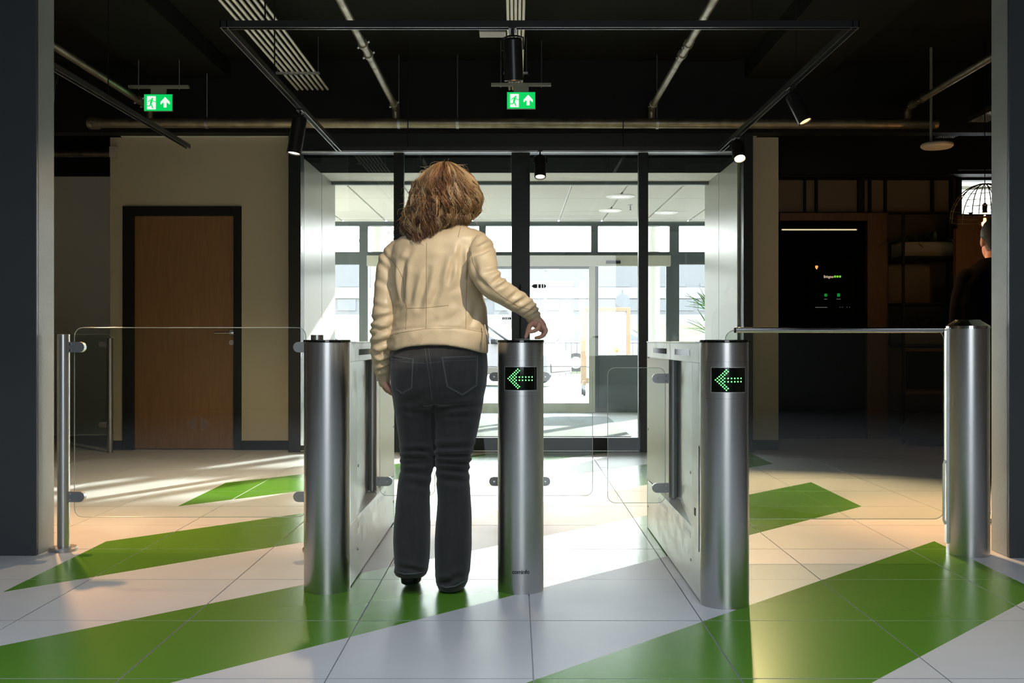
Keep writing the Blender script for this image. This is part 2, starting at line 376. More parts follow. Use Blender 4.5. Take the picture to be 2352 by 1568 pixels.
for k, (a, b_) in enumerate(spans):
    xa, xb = sx(a, DG), sx(b_, DG)
    hgt = .13 if k in (1, 2) else .06
    w1b(B().bb(xa, xb, DG-.025, DG+.03, 0.0, hgt), 'bottom_rail', M['dframe'], bevel=.003)
    w1b(B().bb(xa, xb, DG-.03, DG-.025, .008, .016), 'rail_reflection', M['steel2'])  # pale strip built in for the white reflection along the rail
    pn = w1b(B().bb(xa, xb, DG, DG+.01, hgt, zh), 'glass_pane', M['glass'])
    if k == 2:
        s = B(); zc = sz(657, DG)
        def arrow(xl, u):
            return [(xl, 'l'), ]
        L_ = sx(1221, DG); u = (sx(1255, DG)-L_)/34.0; h = .015*1.15
        s.prism([(L_, zc), (L_+5*u, zc+h), (L_+13*u, zc+h), (L_+13*u, zc-h), (L_+5*u, zc-h)], DG-.006, DG-.002, M=MXZ)
        for a2, b2 in ((15.5, 21), (23, 27)): s.prism([(L_+a2*u, zc-h), (L_+b2*u, zc-h), (L_+b2*u, zc+h), (L_+a2*u, zc+h)], DG-.006, DG-.002, M=MXZ)
        s.prism([(L_+28.5*u, zc-h), (L_+30*u, zc-h), (L_+34*u, zc), (L_+30*u, zc+h), (L_+28.5*u, zc+h)], DG-.006, DG-.002, M=MXZ)
        w1b(s, 'sticker', M['sticker'], pn)
    if k == 1:
        s = B(); zc = sz(731, DG)
        for a2, b2 in ((1154, 1157), (1158.5, 1161), (1162.5, 1165), (1166.5, 1169), (1170, 1174)): s.prism([(sx(a2, DG), zc-.01), (sx(b2, DG), zc-.01), (sx(b2, DG), zc+.01), (sx(a2, DG), zc+.01)], DG-.006, DG-.002, M=MXZ)
        w1b(s, 'sticker', M['sticker'], pn)
# vestibule sides, soffit and header
VL, VR, VD = -1.925, 2.02, 10.43
for nm, xa, xb in (('wall_vestibule_left', VL-.08, VL), ('wall_vestibule_right', VR, VR+.08)):
    wv = empty(nm, ((xa+xb)/2, DG+.12, 0), None, kind='structure')
    for ya, yb in ((DG+.12, 9.89), (9.902, VD+.2)):
        loc(B().bb(xa, xb, ya, yb, 0, 2.66), wv).build('panel', M['vpanel'], wv, smooth=0, bevel=.003)
    s = -1 if xa > 0 else 1; xi = xb if s > 0 else xa
    loc(B().bb(xi, xi+s*.01, DG+.12, VD+.2, 0, .09), wv).build('skirting', M['dframe'], wv, smooth=0)
sof = B().bb(VL-.1, VR+.1, DG+.12, 9.89, 2.665, 2.75).build('ceiling', M['matte'], kind='structure', smooth=0)
B().bb(VL-.1, VR+.1, 9.89, VD, 2.665, 2.75).build('soffit_panel', M['ctile'], sof, smooth=0)
B().bb(VL-.1, VR+.1, VD-.02, VD+.04, 2.63, 2.665).build('trim_4', M['oframe'], kind='structure', smooth=0)
# lobby beyond
LD = 13.9; LZ = 2.66
lc = B().bb(-6, 6, VD+.04, LD, LZ+.02, LZ+.06).build('ceiling', M['white'], kind='structure', smooth=0, label='white panelled lobby ceiling')
xs = [-3.6+k*.6 for k in range(13)]
for k in range(len(xs)-1):
    for j in range(3):
        ya = VD+.05+j*1.15
        B().bb(xs[k]+.012, xs[k+1]-.012, ya+.004, min(ya+1.146, LD-.01), LZ, LZ+.02).build('ceiling_panel', M['ctile'], lc, smooth=0)
rail = mat('ceiling_rail', (.88, .88, .84), .4)
B().bb(-6, 6, 13.5, 13.52, LZ-.003, LZ).build('ceiling_rail', rail, lc, smooth=0)
for px_, py_, rr in ((1425, 450, .165), (1402, 482, .15), (1530, 487, .15)):
    D_ = (LZ-1)*F/(CY-py_); X_ = sx(px_, D_)
    dl = empty('downlight', (X_, D_, LZ-.02), {1425: 'larger round downlight in the white lobby ceiling, nearest to the glass', 1402: 'smaller round downlight behind the larger one in the lobby ceiling', 1530: 'round downlight at the right of the lobby ceiling'}[px_], 'downlight')
    B().lathe([(rr, .02), (rr, .012), (rr*.8, .0), (rr*.78, .0), (rr*.6, .018)], (0, 0, 0)).build('trim_ring', rail, dl)
    B().cyl((0, 0, .012), (0, 0, .018), rr*.6).build('lamp_disc', mat('lamp_disc', (.9, .85, .6), .5, emit=(1, .93, .75), es=1.6), dl)
D_ = (LZ-1)*F/(CY-470)
sp = empty('sprinkler', (sx(1448, D_), D_, LZ), 'small sprinkler head in the lobby ceiling beside the downlights', 'sprinkler')
B().lathe([(.03, 0), (.03, -.006), (.008, -.01), (.008, -.06), (.014, -.062), (.014, -.068)], (0, 0, 0), n=12).build('sprinkler_head', M['clamp'], sp)
for nm, xa in (('wall_lobby_left', -5.0), ('wall_lobby_right', 4.3)): B().bb(xa-.1, xa, VD, LD+.3, 0, 2.8).build(nm, M['white'], kind='structure', smooth=0)
B().bb(-5, VL-.08, VD+.02, VD+.12, 0, 2.8).build('wall_lobby_inner_left', M['white'], kind='structure', smooth=0)
B().bb(VR+.08, 4.3, VD+.02, VD+.12, 0, 2.8).build('wall_lobby_inner_right', M['white'], kind='structure', smooth=0)
B().bb(-3.6, 2.2, DG+.13, VD+.3, 2.86, 2.95).bb(-6, 4.3, 10.75, LD+.2, 2.86, 2.95).build('trim_5', M['white'], kind='structure', smooth=0)

# outer glazed front (window_2) with sliding door
w2 = empty('window_2', (0, LD, 0), 'outer glazed front with grey frames', kind='structure')
def w2b(b, n, m, p=None, **k): return loc(b, w2).build(n, m, p or w2, smooth=0, **k)
def X2(px): return sx(px, LD)
def Z2(py): return sz(py, LD)
w2b(B().bb(-5, 4.3, LD, LD+.12, Z2(518), Z2(508)), 'top_rail', M['oframe'])
for a, b_ in ((640, 650), (825, 845), (1100, 1116), (1358, 1374), (1538, 1560), (1700, 1716)):
    w2b(B().bb(X2(a), X2(b_), LD, LD+.12, 0 if a not in (1100, 1358) else Z2(588), Z2(518)), 'mullion', M['oframe'])
w2b(B().bb(-5, X2(845), LD+.01, LD+.11, Z2(607), Z2(578)), 'transom', M['oframe'])
w2b(B().bb(X2(1538), 4.3, LD+.01, LD+.11, Z2(607), Z2(578)), 'transom', M['oframe'])
w2b(B().bb(X2(845), X2(1538), LD+.01, LD+.11, Z2(588), Z2(578)), 'transom', M['oframe'])
w2b(B().bb(-5, X2(845), LD+.01, LD+.11, 0, .12), 'sill_rail', M['oframe'])
w2b(B().bb(X2(1538), 4.3, LD+.01, LD+.11, 0, .12), 'sill_rail', M['oframe'])
for a, b_ in ((650, 825), (845, 1100), (1116, 1358), (1374, 1538), (1560, 1700)):
    w2b(B().bb(X2(a), X2(b_), LD+.05, LD+.06, Z2(578), Z2(518)), 'glass_pane', M['glass'])
for a, b_ in ((650, 825), (1560, 1700)):
    w2b(B().bb(X2(a), X2(b_), LD+.05, LD+.06, .12, Z2(607)), 'glass_pane', M['glass'])
beige_al = mat('beige_aluminium', (.40, .41, .34), .4)
d2 = empty('door_2', (X2(1190), LD, 0), 'beige framed sliding entrance door seen through the glass', kind='structure')
def d2b(b, n, m, p=None, **k): return loc(b, d2).build(n, m, p or d2, smooth=0, **k)
d2b(B().bb(X2(845), X2(1538), LD-.12, LD+.02, Z2(612), Z2(588)), 'door_header', beige_al, bevel=.004)
d2b(B().bb(X2(1390), X2(1423), LD-.135, LD-.12, Z2(607), Z2(600)), 'sensor', M['black'])
for a, b_ in ((905, 917), (1352, 1366)):
    d2b(B().bb(X2(a), X2(b_), LD-.06, LD-.02, 0, Z2(612)), 'door_stile', beige_al, bevel=.003)
d2b(B().bb(X2(917), X2(1352), LD-.06, LD-.02, Z2(618), Z2(612)), 'door_top_rail', M['oframe'])
d2b(B().bb(X2(917), X2(1352), LD-.06, LD-.02, .0, Z2(925)), 'door_bottom_rail', beige_al)
d2b(B().bb(X2(917), X2(1352), LD-.045, LD-.035, Z2(925), Z2(618)), 'glass_pane', M['glass'])
d2b(B().bb(X2(1366), X2(1374), LD-.01, LD+.05, 0, Z2(612)).bb(X2(1530), X2(1538), LD-.01, LD+.05, 0, Z2(612)), 'side_stile', M['oframe'])
d2b(B().bb(X2(1374), X2(1530), LD-.01, LD+.05, 0, Z2(815)), 'kick_panel', M['oframe'], bevel=.004)
d2b(B().bb(X2(1374), X2(1530), LD+.02, LD+.03, Z2(815), Z2(612)), 'glass_pane', M['glass'])
d2b(B().bb(X2(845), X2(905), LD-.01, LD+.05, 0, Z2(815)), 'kick_panel', M['oframe'])
d2b(B().bb(X2(845), X2(905), LD+.02, LD+.03, Z2(815), Z2(612)), 'glass_pane', M['glass'])
# ------------------------------------------------------------------ outdoors
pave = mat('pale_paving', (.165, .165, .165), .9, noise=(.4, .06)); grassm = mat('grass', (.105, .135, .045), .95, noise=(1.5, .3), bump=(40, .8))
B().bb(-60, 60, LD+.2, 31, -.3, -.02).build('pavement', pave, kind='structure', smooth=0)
B().bb(-60, 60, 31, 33.5, -.3, .0).build('grass_strip', grassm, kind='structure', smooth=0)
B().bb(-60, 60, 33.5, 44, -.3, .02).build('road', pave, kind='structure', smooth=0)
b = B(); b.add([(-60, 44, 0), (60, 44, 0), (60, 56, 1.9), (-60, 56, 1.9), (60, 60, 1.9), (-60, 60, 1.9), (-60, 60, -.3), (60, 60, -.3), (-60, 44, -.3), (60, 44, -.3)], [(0, 1, 2, 3), (3, 2, 4, 5), (5, 4, 7, 6), (6, 7, 9, 8), (8, 9, 1, 0), (0, 3, 5, 6, 8), (1, 9, 7, 4, 2)])
b.build('embankment', grassm, kind='structure', smooth=0, label='grassy bank in front of the far building')
# far building
BD = 62.0
t = empty('office_building', (0, BD, 0), 'long pale two storey building behind the grass bank', 'building')
def ob(b, n, m, p=None, **k): return loc(b, t).build(n, m, p or t, smooth=0, **k)
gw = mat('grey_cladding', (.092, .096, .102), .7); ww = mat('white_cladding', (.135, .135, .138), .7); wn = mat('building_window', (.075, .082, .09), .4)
def BZ(py): return sz(py, BD)
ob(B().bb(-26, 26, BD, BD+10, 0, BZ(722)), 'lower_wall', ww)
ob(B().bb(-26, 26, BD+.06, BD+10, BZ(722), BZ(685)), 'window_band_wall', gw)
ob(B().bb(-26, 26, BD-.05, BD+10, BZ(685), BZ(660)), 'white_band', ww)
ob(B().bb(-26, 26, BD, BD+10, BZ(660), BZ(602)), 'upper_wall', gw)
k = 0
x_ = -18.0
while x_ < 18:
    ob(B().bb(x_, x_+1.15, BD+.0, BD+.06, BZ(713), BZ(687)), 'window', wn)
    if k % 2 == 0: ob(B().bb(x_+.1, x_+2.1, BD-.03, BD+.01, BZ(658), BZ(650)), 'high_window', wn)
    x_ += 1.45 if k % 3 else 2.0; k += 1
# trees at the left
def tree(x_, y_, h, label):
    t = empty('bare_tree', (x_, y_, 0), label, 'tree'); b = B(); br = random.Random(int(x_*10))
    def grow(p, d, L_, r, n):
        q = p+d*L_; b.tube([p, (p+q)/2+Vector((br.uniform(-1, 1), br.uniform(-1, 1), 0))*L_*.05, q], [r, r*.85, r*.7], n=6)
        if n:
            for _ in range(3): grow(q, (d+Vector((br.uniform(-.7, .7), br.uniform(-.7, .7), br.uniform(-.1, .5)))).normalized(), L_*.7, r*.6, n-1)
    grow(Vector((0, 0, 0)), Vector((0, 0, 1)), h*.35, h*.014, 4); b.build('trunk_and_branches', mat('bark', (.22, .19, .16), .9), t)
tree(-3.6, 24, 4.6, 'bare young tree outside, left of the woman')
# parked cars
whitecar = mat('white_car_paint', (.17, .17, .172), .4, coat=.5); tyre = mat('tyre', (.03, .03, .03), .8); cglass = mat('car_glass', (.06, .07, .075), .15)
sill = mat('brown_sill', (.10, .08, .065), .6)
def car(x_, y_, rz, label, s=1.0, h=1.45, van=False, paint=whitecar):
    t = empty('car', (x_, y_, -.02), label, 'car', 'parked cars', rz=rz); t.scale = (s, s, s)
    L_ = 4.2; W = 1.72
    prof = [(-2.1, .35), (-2.08, .8), (-1.9, 1.0), (-1.55, h if van else h-.1), (-.6, h), (.5, h-.03), (1.15, 1.02), (1.9, .86), (2.1, .66), (2.12, .35)]
    lo = [(-2.08, .62), (-1.95, .95), (-1.15, .98), (1.15, .98), (1.9, .84), (2.1, .62)]
    b = B(); body = [(-2.1, .28), (-2.1, .70), (-2.02, .97), (1.1, .99), (1.85, .87), (2.08, .68), (2.1, .28)]
    rings = []
    for yy, ins in ((-W/2, .05), (-W/2+.05, 0), (W/2-.05, 0), (W/2, .05)): rings.append([(x*(1-ins*.3), yy, .28+(z-.28)*(1-ins*.6)) for x, z in body])
    b.loft(rings); b.build('body', paint, t, smooth=25)
    cab = [(-1.98, .95), (-1.62, h-.06), (-1.2, h), (.25, h-.01), (.45, h-.06), (1.12, .97)]; rings = []
    for yy, ins in ((-W/2+.10, 1), (W/2-.10, 1)): rings.append([(x, yy*(1-.14*(z-.95)/(h-.95)), z) for x, z in cab])
    b = B(); b.loft(rings); b.build('cabin', paint, t, smooth=25)
    for s_ in (-1, 1):
        yy = s_*(W/2-.10)
        def g(pts): 
            q = B(); q.loft([[(x, yy*(1-.14*(z-.95)/(h-.95))+s_*o_, z) for x, z in pts] for o_ in (-.01, .008)]); return q
        g([(-1.72, 1.02), (-1.5, h-.12), (-.75, h-.09), (-.75, 1.02)]).build('side_window', cglass, t, smooth=0)
        g([(-.68, 1.02), (-.68, h-.09), (.25, h-.10), (.85, 1.02)]).build('side_window', cglass, t, smooth=0)
        B().box((.85, s_*(W/2+.06), 1.0), (.12, .16, .11)).build('door_mirror', M['black'], t, bevel=.02)
        for xx in (-1.35, 1.3): 
            wl_ = B().cyl((xx, s_*(W/2-.16), .31), (xx, s_*(W/2+.01), .31), .31, n=24).build('wheel', tyre, t)
            B().cyl((xx, s_*(W/2+.0), .31), (xx, s_*(W/2+.02), .31), .19, n=16).build('hub_cap', M['steel2'], wl_)
        B().box((0, s_*(W/2-.01), .36), (2.2, .06, .16)).build('sill', sill, t, bevel=.02)
    b = B(); b.loft([[(1.13, -.70, .99), (1.13, .70, .99), (.50, .62, h-.075), (.50, -.62, h-.075)], [(1.15, -.70, 1.01), (1.15, .70, 1.01), (.52, .62, h-.055), (.52, -.62, h-.055)]]); b.build('windscreen', cglass, t, smooth=0)
    b = B(); b.loft([[(-1.96, -.66, 1.0), (-1.96, .66, 1.0), (-1.65, .58, h-.10), (-1.65, -.58, h-.10)], [(-1.99, -.66, 1.0), (-1.99, .66, 1.0), (-1.68, .58, h-.08), (-1.68, -.58, h-.08)]]); b.build('rear_window', cglass, t, smooth=0)
    for xx in (2.09, -2.09): B().box((xx, 0, .42), (.06, 1.5, .20)).build('bumper', sill, t, bevel=.02)
    for s_ in (-1, 1):
        B().box((2.03, s_*.66, .70), (.12, .30, .13)).build('headlight', mat('lamp_glass', (.5, .5, .5), .1), t, bevel=.02)
        B().box((-2.06, s_*.68, .80), (.08, .20, .18)).build('tail_light', mat('tail_red', (.3, .03, .03), .3), t, bevel=.02)
    return t
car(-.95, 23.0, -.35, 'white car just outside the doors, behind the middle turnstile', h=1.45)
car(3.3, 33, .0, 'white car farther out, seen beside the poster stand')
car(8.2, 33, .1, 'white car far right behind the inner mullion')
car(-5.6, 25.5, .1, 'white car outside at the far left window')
# black mesh fence
t = empty('mesh_fence', (0, 28.5, 0), 'low dark wire fence outside behind the cars', 'fence'); b = B()
for xx in np.arange(-8, 9, .16): b.cyl((xx, 0, 0), (xx, 0, .95), .006, n=5)
for zz in (.12, .5, .93): b.cyl((-8, 0, zz), (9, 0, zz), .009, n=5)
b.build('wire_mesh', M['dframe'], t, kind='stuff')
for xx in range(-8, 10, 2): B().bb(xx-.03, xx+.03, -.03, .03, -.02, 1.0).build('fence_post', M['dframe'], t, smooth=0)
# poster stand
PD = 18.6
t = empty('poster_stand', (sx(1392, PD), PD, -.02), 'wooden framed poster display on castors outside the door', 'poster stand')
def ps(b, n, m, p=None, **k): return loc(b, t).build(n, m, p or t, smooth=0, **k)
fx0, fx1 = sx(1334, PD), sx(1447, PD); ft, fb = sz(706, PD), sz(880, PD)
ps(B().bb(fx0, fx0+.10, PD-.05, PD+.05, fb, ft), 'side_post', M['orwood'], bevel=.004); ps(B().bb(fx1-.07, fx1, PD-.05, PD+.05, fb, ft), 'side_post', M['orwood'], bevel=.004)
ps(B().bb(fx0+.10, fx1-.07, PD-.05, PD+.05, ft-.07, ft), 'top_rail', M['orwood'], bevel=.004); ps(B().bb(fx0+.1, fx1-.07, PD-.05, PD+.05, fb, fb+.1), 'bottom_rail', M['orwood'], bevel=.004)
# printed sheet: a white page with soft blurred blots of colour
pmx = bpy.data.materials.new('poster_print'); pmx.use_nodes = True; N, L = nodes(pmx); pb = N['Principled BSDF']; pb.inputs['Roughness'].default_value = .4
tcx = N.new('ShaderNodeTexCoord'); prev = N.new('ShaderNodeRGB'); prev.outputs[0].default_value = (.55, .56, .58, 1); prev = prev.outputs[0]
for cx_, cz_, rr_, col_ in ((-.22, .78, .12, (.30, .42, .33)), (-.05, .82, .05, (.35, .2, .18)), (.0, .72, .07, (.55, .38, .36)), (.12, .82, .035, (.2, .15, .16)), (.14, .52, .085, (.62, .35, .14)), (.16, .50, .03, (.5, .15, .05)), (-.12, .18, .05, (.65, .42, .08)), (.10, .18, .05, (.32, .14, .07)), (-.24, .12, .06, (.3, .34, .15)), (-.15, .45, .12, (.42, .44, .52)), (.08, .1, .08, (.45, .46, .50))):
    dv = N.new('ShaderNodeVectorMath'); dv.operation = 'DISTANCE'; L.new(tcx.outputs['Object'], dv.inputs[0]); dv.inputs[1].default_value = (cx_, -.012, cz_)
    mr = N.new('ShaderNodeMapRange'); mr.interpolation_type = 'SMOOTHSTEP'; mr.inputs[1].default_value = rr_*.5; mr.inputs[2].default_value = rr_*1.1; mr.inputs[3].default_value = 1; mr.inputs[4].default_value = 0
    L.new(dv.outputs['Value'], mr.inputs[0]); mx = N.new('ShaderNodeMix'); mx.data_type = 'RGBA'; L.new(mr.outputs[0], mx.inputs[0]); L.new(prev, mx.inputs[6]); mx.inputs[7].default_value = (*col_, 1); prev = mx.outputs[2]
L.new(prev, pb.inputs['Base Color'])
o = B().bb(fx0+.10-1.73, fx1-.07-1.73, -.012, .0, 0, ft-.07-fb-.1).build('poster_sheet', pmx, t, smooth=0, label='white poster with small blurred patches of colour'); o.location = (1.73-t.location.x, 0, fb+.1+.02)
for xx in (fx0+.05, fx1-.05):
    for yy in (-.22, .22):
        ps(B().bb(xx-.02, xx+.02, PD+yy-.02, PD+yy+.02, .09, .20), 'castor_leg', M['clamp']); ps(B().cyl((xx-.02, PD+yy, .04), (xx+.02, PD+yy, .04), .058, n=16), 'castor_wheel', tyre)
    ps(B().bb(xx-.03, xx+.03, PD-.28, PD+.28, .18, .26), 'foot_beam', M['orwood'])
# street lamp, round mirror sign, white column
t = empty('street_lamp', (sx(1252, 40), 40, 0), 'tall thin street lamp outside with a flat white head', 'street lamp'); zt = sz(620, 40)
B().cyl((0, 0, 0), (0, 0, zt), .06, .045, n=12).build('pole', gw, t); B().box((.28, 0, zt), (.5, .22, .09)).build('lamp_head', whitecar, t, bevel=.02)
t = empty('round_sign', (sx(1430, 27), 27, 0), 'round grey sign seen from behind above the poster stand', 'sign'); zc = sz(690, 27)
B().cyl((0, 0, 0), (0, 0, zc+.28), .03, n=10).build('pole', gw, t); B().cyl((0, -.05, zc), (0, -.03, zc), .19, n=32).build('disc', mat('sign_back', (.10, .105, .11), .5), t)
for px_, y_, lb in ((1500, 15.0, 'white round column outside, right of the poster stand'), (868, 15.0, 'white round column outside, left of the woman')):
    o = B().cyl((0, 0, -.02), (0, 0, 3.25), .10, n=40).build('column', M['white'], kind='structure', label=lb); o.location = (sx(px_, y_), y_, 0)
B().bb(-12, 12, LD+.21, LD+1.5, 3.25, 3.5).build('canopy', mat('canopy_soffit', (.6, .6, .6), .7), kind='structure', smooth=0)
B().bb(-12, -5.1, 10.9, LD+.1, -.3, 3.0).bb(-3.6, 2.2, 9.3, 10.75, 3.0, 3.45).bb(-12, 4.4, 10.75, LD+.2, 3.0, 3.6).build('wall_outer', M['taupe'], kind='structure', smooth=0)
# ------------------------------------------------------------------ turnstiles
R0 = .092
def clampb(b, x, y, z, s, L=.062, h=.045, t=.022):   # D shaped glass clamp pointing to s*x
    pts = [(x, z-h/2), (x+s*(L-h/2), z-h/2)]
    for i in range(1, 8):
        a = -PI/2+PI*i/8; pts.append((x+s*(L-h/2+h/2*math.cos(a)), z+h/2*math.sin(a)))
    pts += [(x+s*(L-h/2), z+h/2), (x, z+h/2)]
    b.prism(pts, y-t/2, y+t/2, M=MXZ)
def screws(b, pts, y, par):
    for x, z in pts:
        b.v = []; b.f = []; b.m = []; b.cyl((x, y, z), (x, y-.003, z), .0045, n=10); b.build('screw', M['polish'], par)
def sector(b, r, a0, a1, z0, z1, n=14, t=.0012, mi=0):
    pts = []; fs = []
    for rr in (r, r+t):
        for i in range(n+1):
            a = a0+(a1-a0)*i/n
            for z in (z0, z1): pts.append((rr*math.sin(a), -rr*math.cos(a), z))
    k = 2*(n+1)
    for i in range(n):
        a = 2*i; fs += [(k+a, k+a+2, k+a+3, k+a+1), (a, a+1, a+3, a+2), (a, a+2, k+a+2, k+a), (a+1, k+a+1, k+a+3, a+3)]
    fs += [(0, k, k+1, 1), (2*n, 2*n+1, k+2*n+1, k+2*n)]
    b.add(pts, fs, mi)
DOTS = [(0, 0), (1, 1), (1, -1), (2, 2), (2, 0), (2, -2), (3, 3), (3, 1), (3, -1), (3, -3), (4, 4), (4, 2), (4, 0), (4, -2), (4, -4),
        (5, 5), (5, 3), (5, 1), (5, -1), (5, -3), (5, -5), (6, 6), (6, 4), (6, -4), (6, -6), (7, 5), (7, -5)]
for c_ in (7, 9, 11, 13, 15): DOTS += [(c_, 1), (c_, -1)]
def turnstile(x, y, L, wings, display, text, label, puck=False, z_disp=.8505):
    t = empty('speed_gate_turnstile', (x, y, 0), label, 'turnstile', 'steel turnstile cabinets')
    R1 = R0-.0025
    B().cyl((0, 0, .0), (0, 0, .992), R0, n=72).build('front_column', M['steel'], t, smooth=30)
    B().cyl((0, 0, .992), (0, 0, 1.003), R0+.0025, n=72).build('top_cap', M['blkgloss'], t, smooth=30, bevel=.002, label='black glass reader cap')
    B().bb(-R1, R1, .0, L, .004, .255).build('base_box', M['steel2'], t, smooth=0, bevel=.002)
    B().bb(-R1, R1, .0, L, .913, .99).build('top_beam', M['steel2'], t, smooth=0, bevel=.002)
    B().bb(-R0-.001, R0+.001, .09, L+.002, .99, .996).build('top_plate', M['steel2'], t, smooth=0, bevel=.001)
    notch = [(R1, .0), (R1, .195), (.022, .885), (.05, 1.0), (R1-.006, L-.01)]
    right = notch if 1 in wings else [(R1, 0), (R1, L-.01)]
    left = [(-a, b) for a, b in notch] if -1 in wings else [(-R1, 0), (-R1, L-.01)]
    B().prism(right+left[::-1], .255, .913).build('recessed_side', M['steel2'], t, smooth=0)
    for s in wings:
        pnl = B().prism([(s*.052, 1.0), (s*(R1-.002), L-.012), (s*(R1+.002), L-.012), (s*.056, 1.0)], .262, .906)
        pnl.build('rear_panel', M['white'], t, smooth=0)
        B().bb(s*(R1-.004), s*(R1+.001), L-.014, L+.001, 0.0, .996).build('end_trim', M['clamp'], t, smooth=0)
        xp = s*(R0-.041); yp = .91
        po = B().cyl((xp, yp, .262), (xp, yp, .912), .0215, n=24).cyl((xp, yp, .256), (xp, yp, .262), .012, n=16).build('rotating_post', M['dpost'], t)
        for zc in (.822, .306):
            b = B(); clampb(b, xp+s*.015, yp, zc, s, .085); c_ = b.build('glass_clamp', M['dpost'], po, smooth=30)
            screws(B(), [(xp+s*.035, zc+.012), (xp+s*.035, zc-.012), (xp+s*.075, zc)], yp-.011, po)
        g = B(); e0, e1 = sorted((s*.088, s*.360))
        g.prism(rrect(e0, e1, .235, .872, .035), yp-.005, yp+.005, M=MXZ)
        gl = g.build('glass_wing', M['glassw'], t, smooth=30)
        e = B(); pth = rrect(e0, e1, .235, .872, .035); e.tube([(a, yp, b_) for a, b_ in pth]+[(pth[0][0], yp, pth[0][1])], .0013, n=6); e.build('polished_edge', M['edge'], gl)
        for ya, yb in ((.17, .40), (.78, 1.12)):
            if s*x < 0 or True:
                B().bb(s*(R1-.001), s*(R1+.0012), ya+.05, yb, .205, .228).build('sensor_window', M['clamp'], t, smooth=0)
        for ya, yb in ((.24, .62), (.86, 1.30)): B().bb(s*(R1-.001), s*(R1+.0012), ya, yb, .938, .963).build('sensor_window', M['blkgloss'], t, smooth=0)
        for yy, zz in ((.21, .12), (.215, .47), (L-.04, .12), (L-.04, .53)): B().cyl((s*R1, yy, zz), (s*(R1+.004), yy, zz), .006, n=10).build('screw', M['clamp'], t)
    if display:
        a = math.radians
        b = B(); sector(b, R0, a(-60), a(60), .783, .921, t=.0008); bz = b.build('display_surround', M['steel'], t, smooth=30)
        for zz in (.783, .921): b = B(); sector(b, R0+.0002, a(-60), a(60), zz-.0006, zz+.0006, t=.0008); b.build('seam_line', M['dpost'], bz, smooth=30)
        b = B(); sector(b, R0+.0008, a(-43.5), a(43.5), z_disp-.0475, z_disp+.0475, t=.0008); b.build('display_frame', M['steel2'], t, smooth=30)
        b = B(); sector(b, R0+.0016, a(-42), a(42), z_disp-.0455, z_disp+.0455, t=.0006); scr = b.build('display_window', M['blkgloss'], t, smooth=30)
        b = B(); r = R0+.0024
        for i, j in DOTS:
            xx = (-28.3+i*3.575)/571; zz = z_disp+j*3.56/571; an = math.asin(xx/r)
            n_ = Vector((math.sin(an), -math.cos(an), 0)); p = n_*r+Vector((0, 0, zz)); b.cyl(p, p+n_*.0006, .0027, n=10)
        b.build('arrow_light', M['led'], scr, smooth=0, label='green dot matrix arrow pointing left')
    if text:
        for tx, size, zc, bold, mt in (('cominfo', .0225, .0895, .0006, M['ink']), ('smart solutions', .0052, .0745, 0, M['clamp'])):
            if tx != 'cominfo': continue
            vs_, fs = text_mesh(tx, size, bold, space=.93); b = B(); pts = []
            for v in vs_:
                an = v.x/(R0+.0005); pts.append((math.sin(an)*(R0+.0006), -math.cos(an)*(R0+.0006), zc+v.y))
            b.add(pts, fs); b.build('lettering', mt, t, smooth=0, label='dark lettering near the foot')
    return t
tl = turnstile(-.758, 4.01, 1.47, (1,), False, False, 'steel turnstile cabinet nearest the glass panel on the left, no arrow display')
tm = turnstile(.021, 4.008, 1.45, (1, -1), True, True, 'steel turnstile column the woman reaches for, with arrow display and lettering')
tr_ = turnstile(.795, 3.79, 1.54, (-1,), True, False, 'steel turnstile cabinet beside the swing gate on the right, with arrow display', z_disp=.8535)
# access door on the right cabinet
s = -1; R1 = R0-.0025
B().bb(-R1-.0015, -R1, .03, .165, .19, .60).build('access_door', M['steel2'], tr_, smooth=0)
B().bb(-R1-.0022, -R1, .028, .036, .19, .595).build('door_gap', M['ink'], tr_, smooth=0)
B().bb(-R1-.003, -R1, .10, .125, .315, .345).build('lock_plate', M['ink'], tr_, smooth=0)

# ------------------------------------------------------------------ glass rails and posts on the left
def rail_post(x, y, ztop, r, label, clamps, s, mt=None, flange=True, group=None):
    t = empty('railing_post', (x, y, 0), label, 'post', group); mt = mt or M['steel']
    B().cyl((0, 0, .008 if flange else 0), (0, 0, ztop), r, n=32).build('tube', mt, t, bevel=.001)
    if flange: B().lathe([(r*2.3, 0), (r*2.3, .012), (r*2.1, .018), (r*1.02, .02)], (0, 0, 0)).build('base_flange', M['clamp'], t)
    for zc in clamps:
        b = B(); clampb(b, s*r*.7, 0, zc, s, .085*(r/.028), .05, .026); cc = b.build('glass_clamp', M['clamp'], t, smooth=30)
        screws(B(), [(s*r*1.35, zc+.014), (s*r*1.35, zc-.014)], -.013, cc)
    return t
rail_post(-2.156, 4.75, 1.03, .028, 'steel railing post beside the left pillar, holding the near glass panel', (.969, .257), 1, group='railing posts')
rail_post(-.946, 4.75, 1.027, .03, 'short steel railing post behind the left turnstile column', (.969, .257), -1, group='railing posts')
def glass_panel(x0, x1, y, z0, z1, label, name='glass_panel', m='glassdark', cat='glass panel'):
    t = empty(name, ((x0+x1)/2, y, z0), label, cat)
    pth = rrect(x0-(x0+x1)/2, x1-(x0+x1)/2, 0, z1-z0, .04)
    B().prism(pth, -.005, .005, M=MXZ).build('pane', M[m], t, smooth=30)
    B().tube([(a, 0, b) for a, b in pth]+[(pth[0][0], 0, pth[0][1])], .0018, n=6).build('polished_edge', M['edge'], t)
    return t
gp = glass_panel(-2.104, -1.0, 4.75, .159, 1.062, 'large clear glass railing panel left of the turnstiles', m='glassw')
q = B(); zc = sz(973, 4.74)-.159
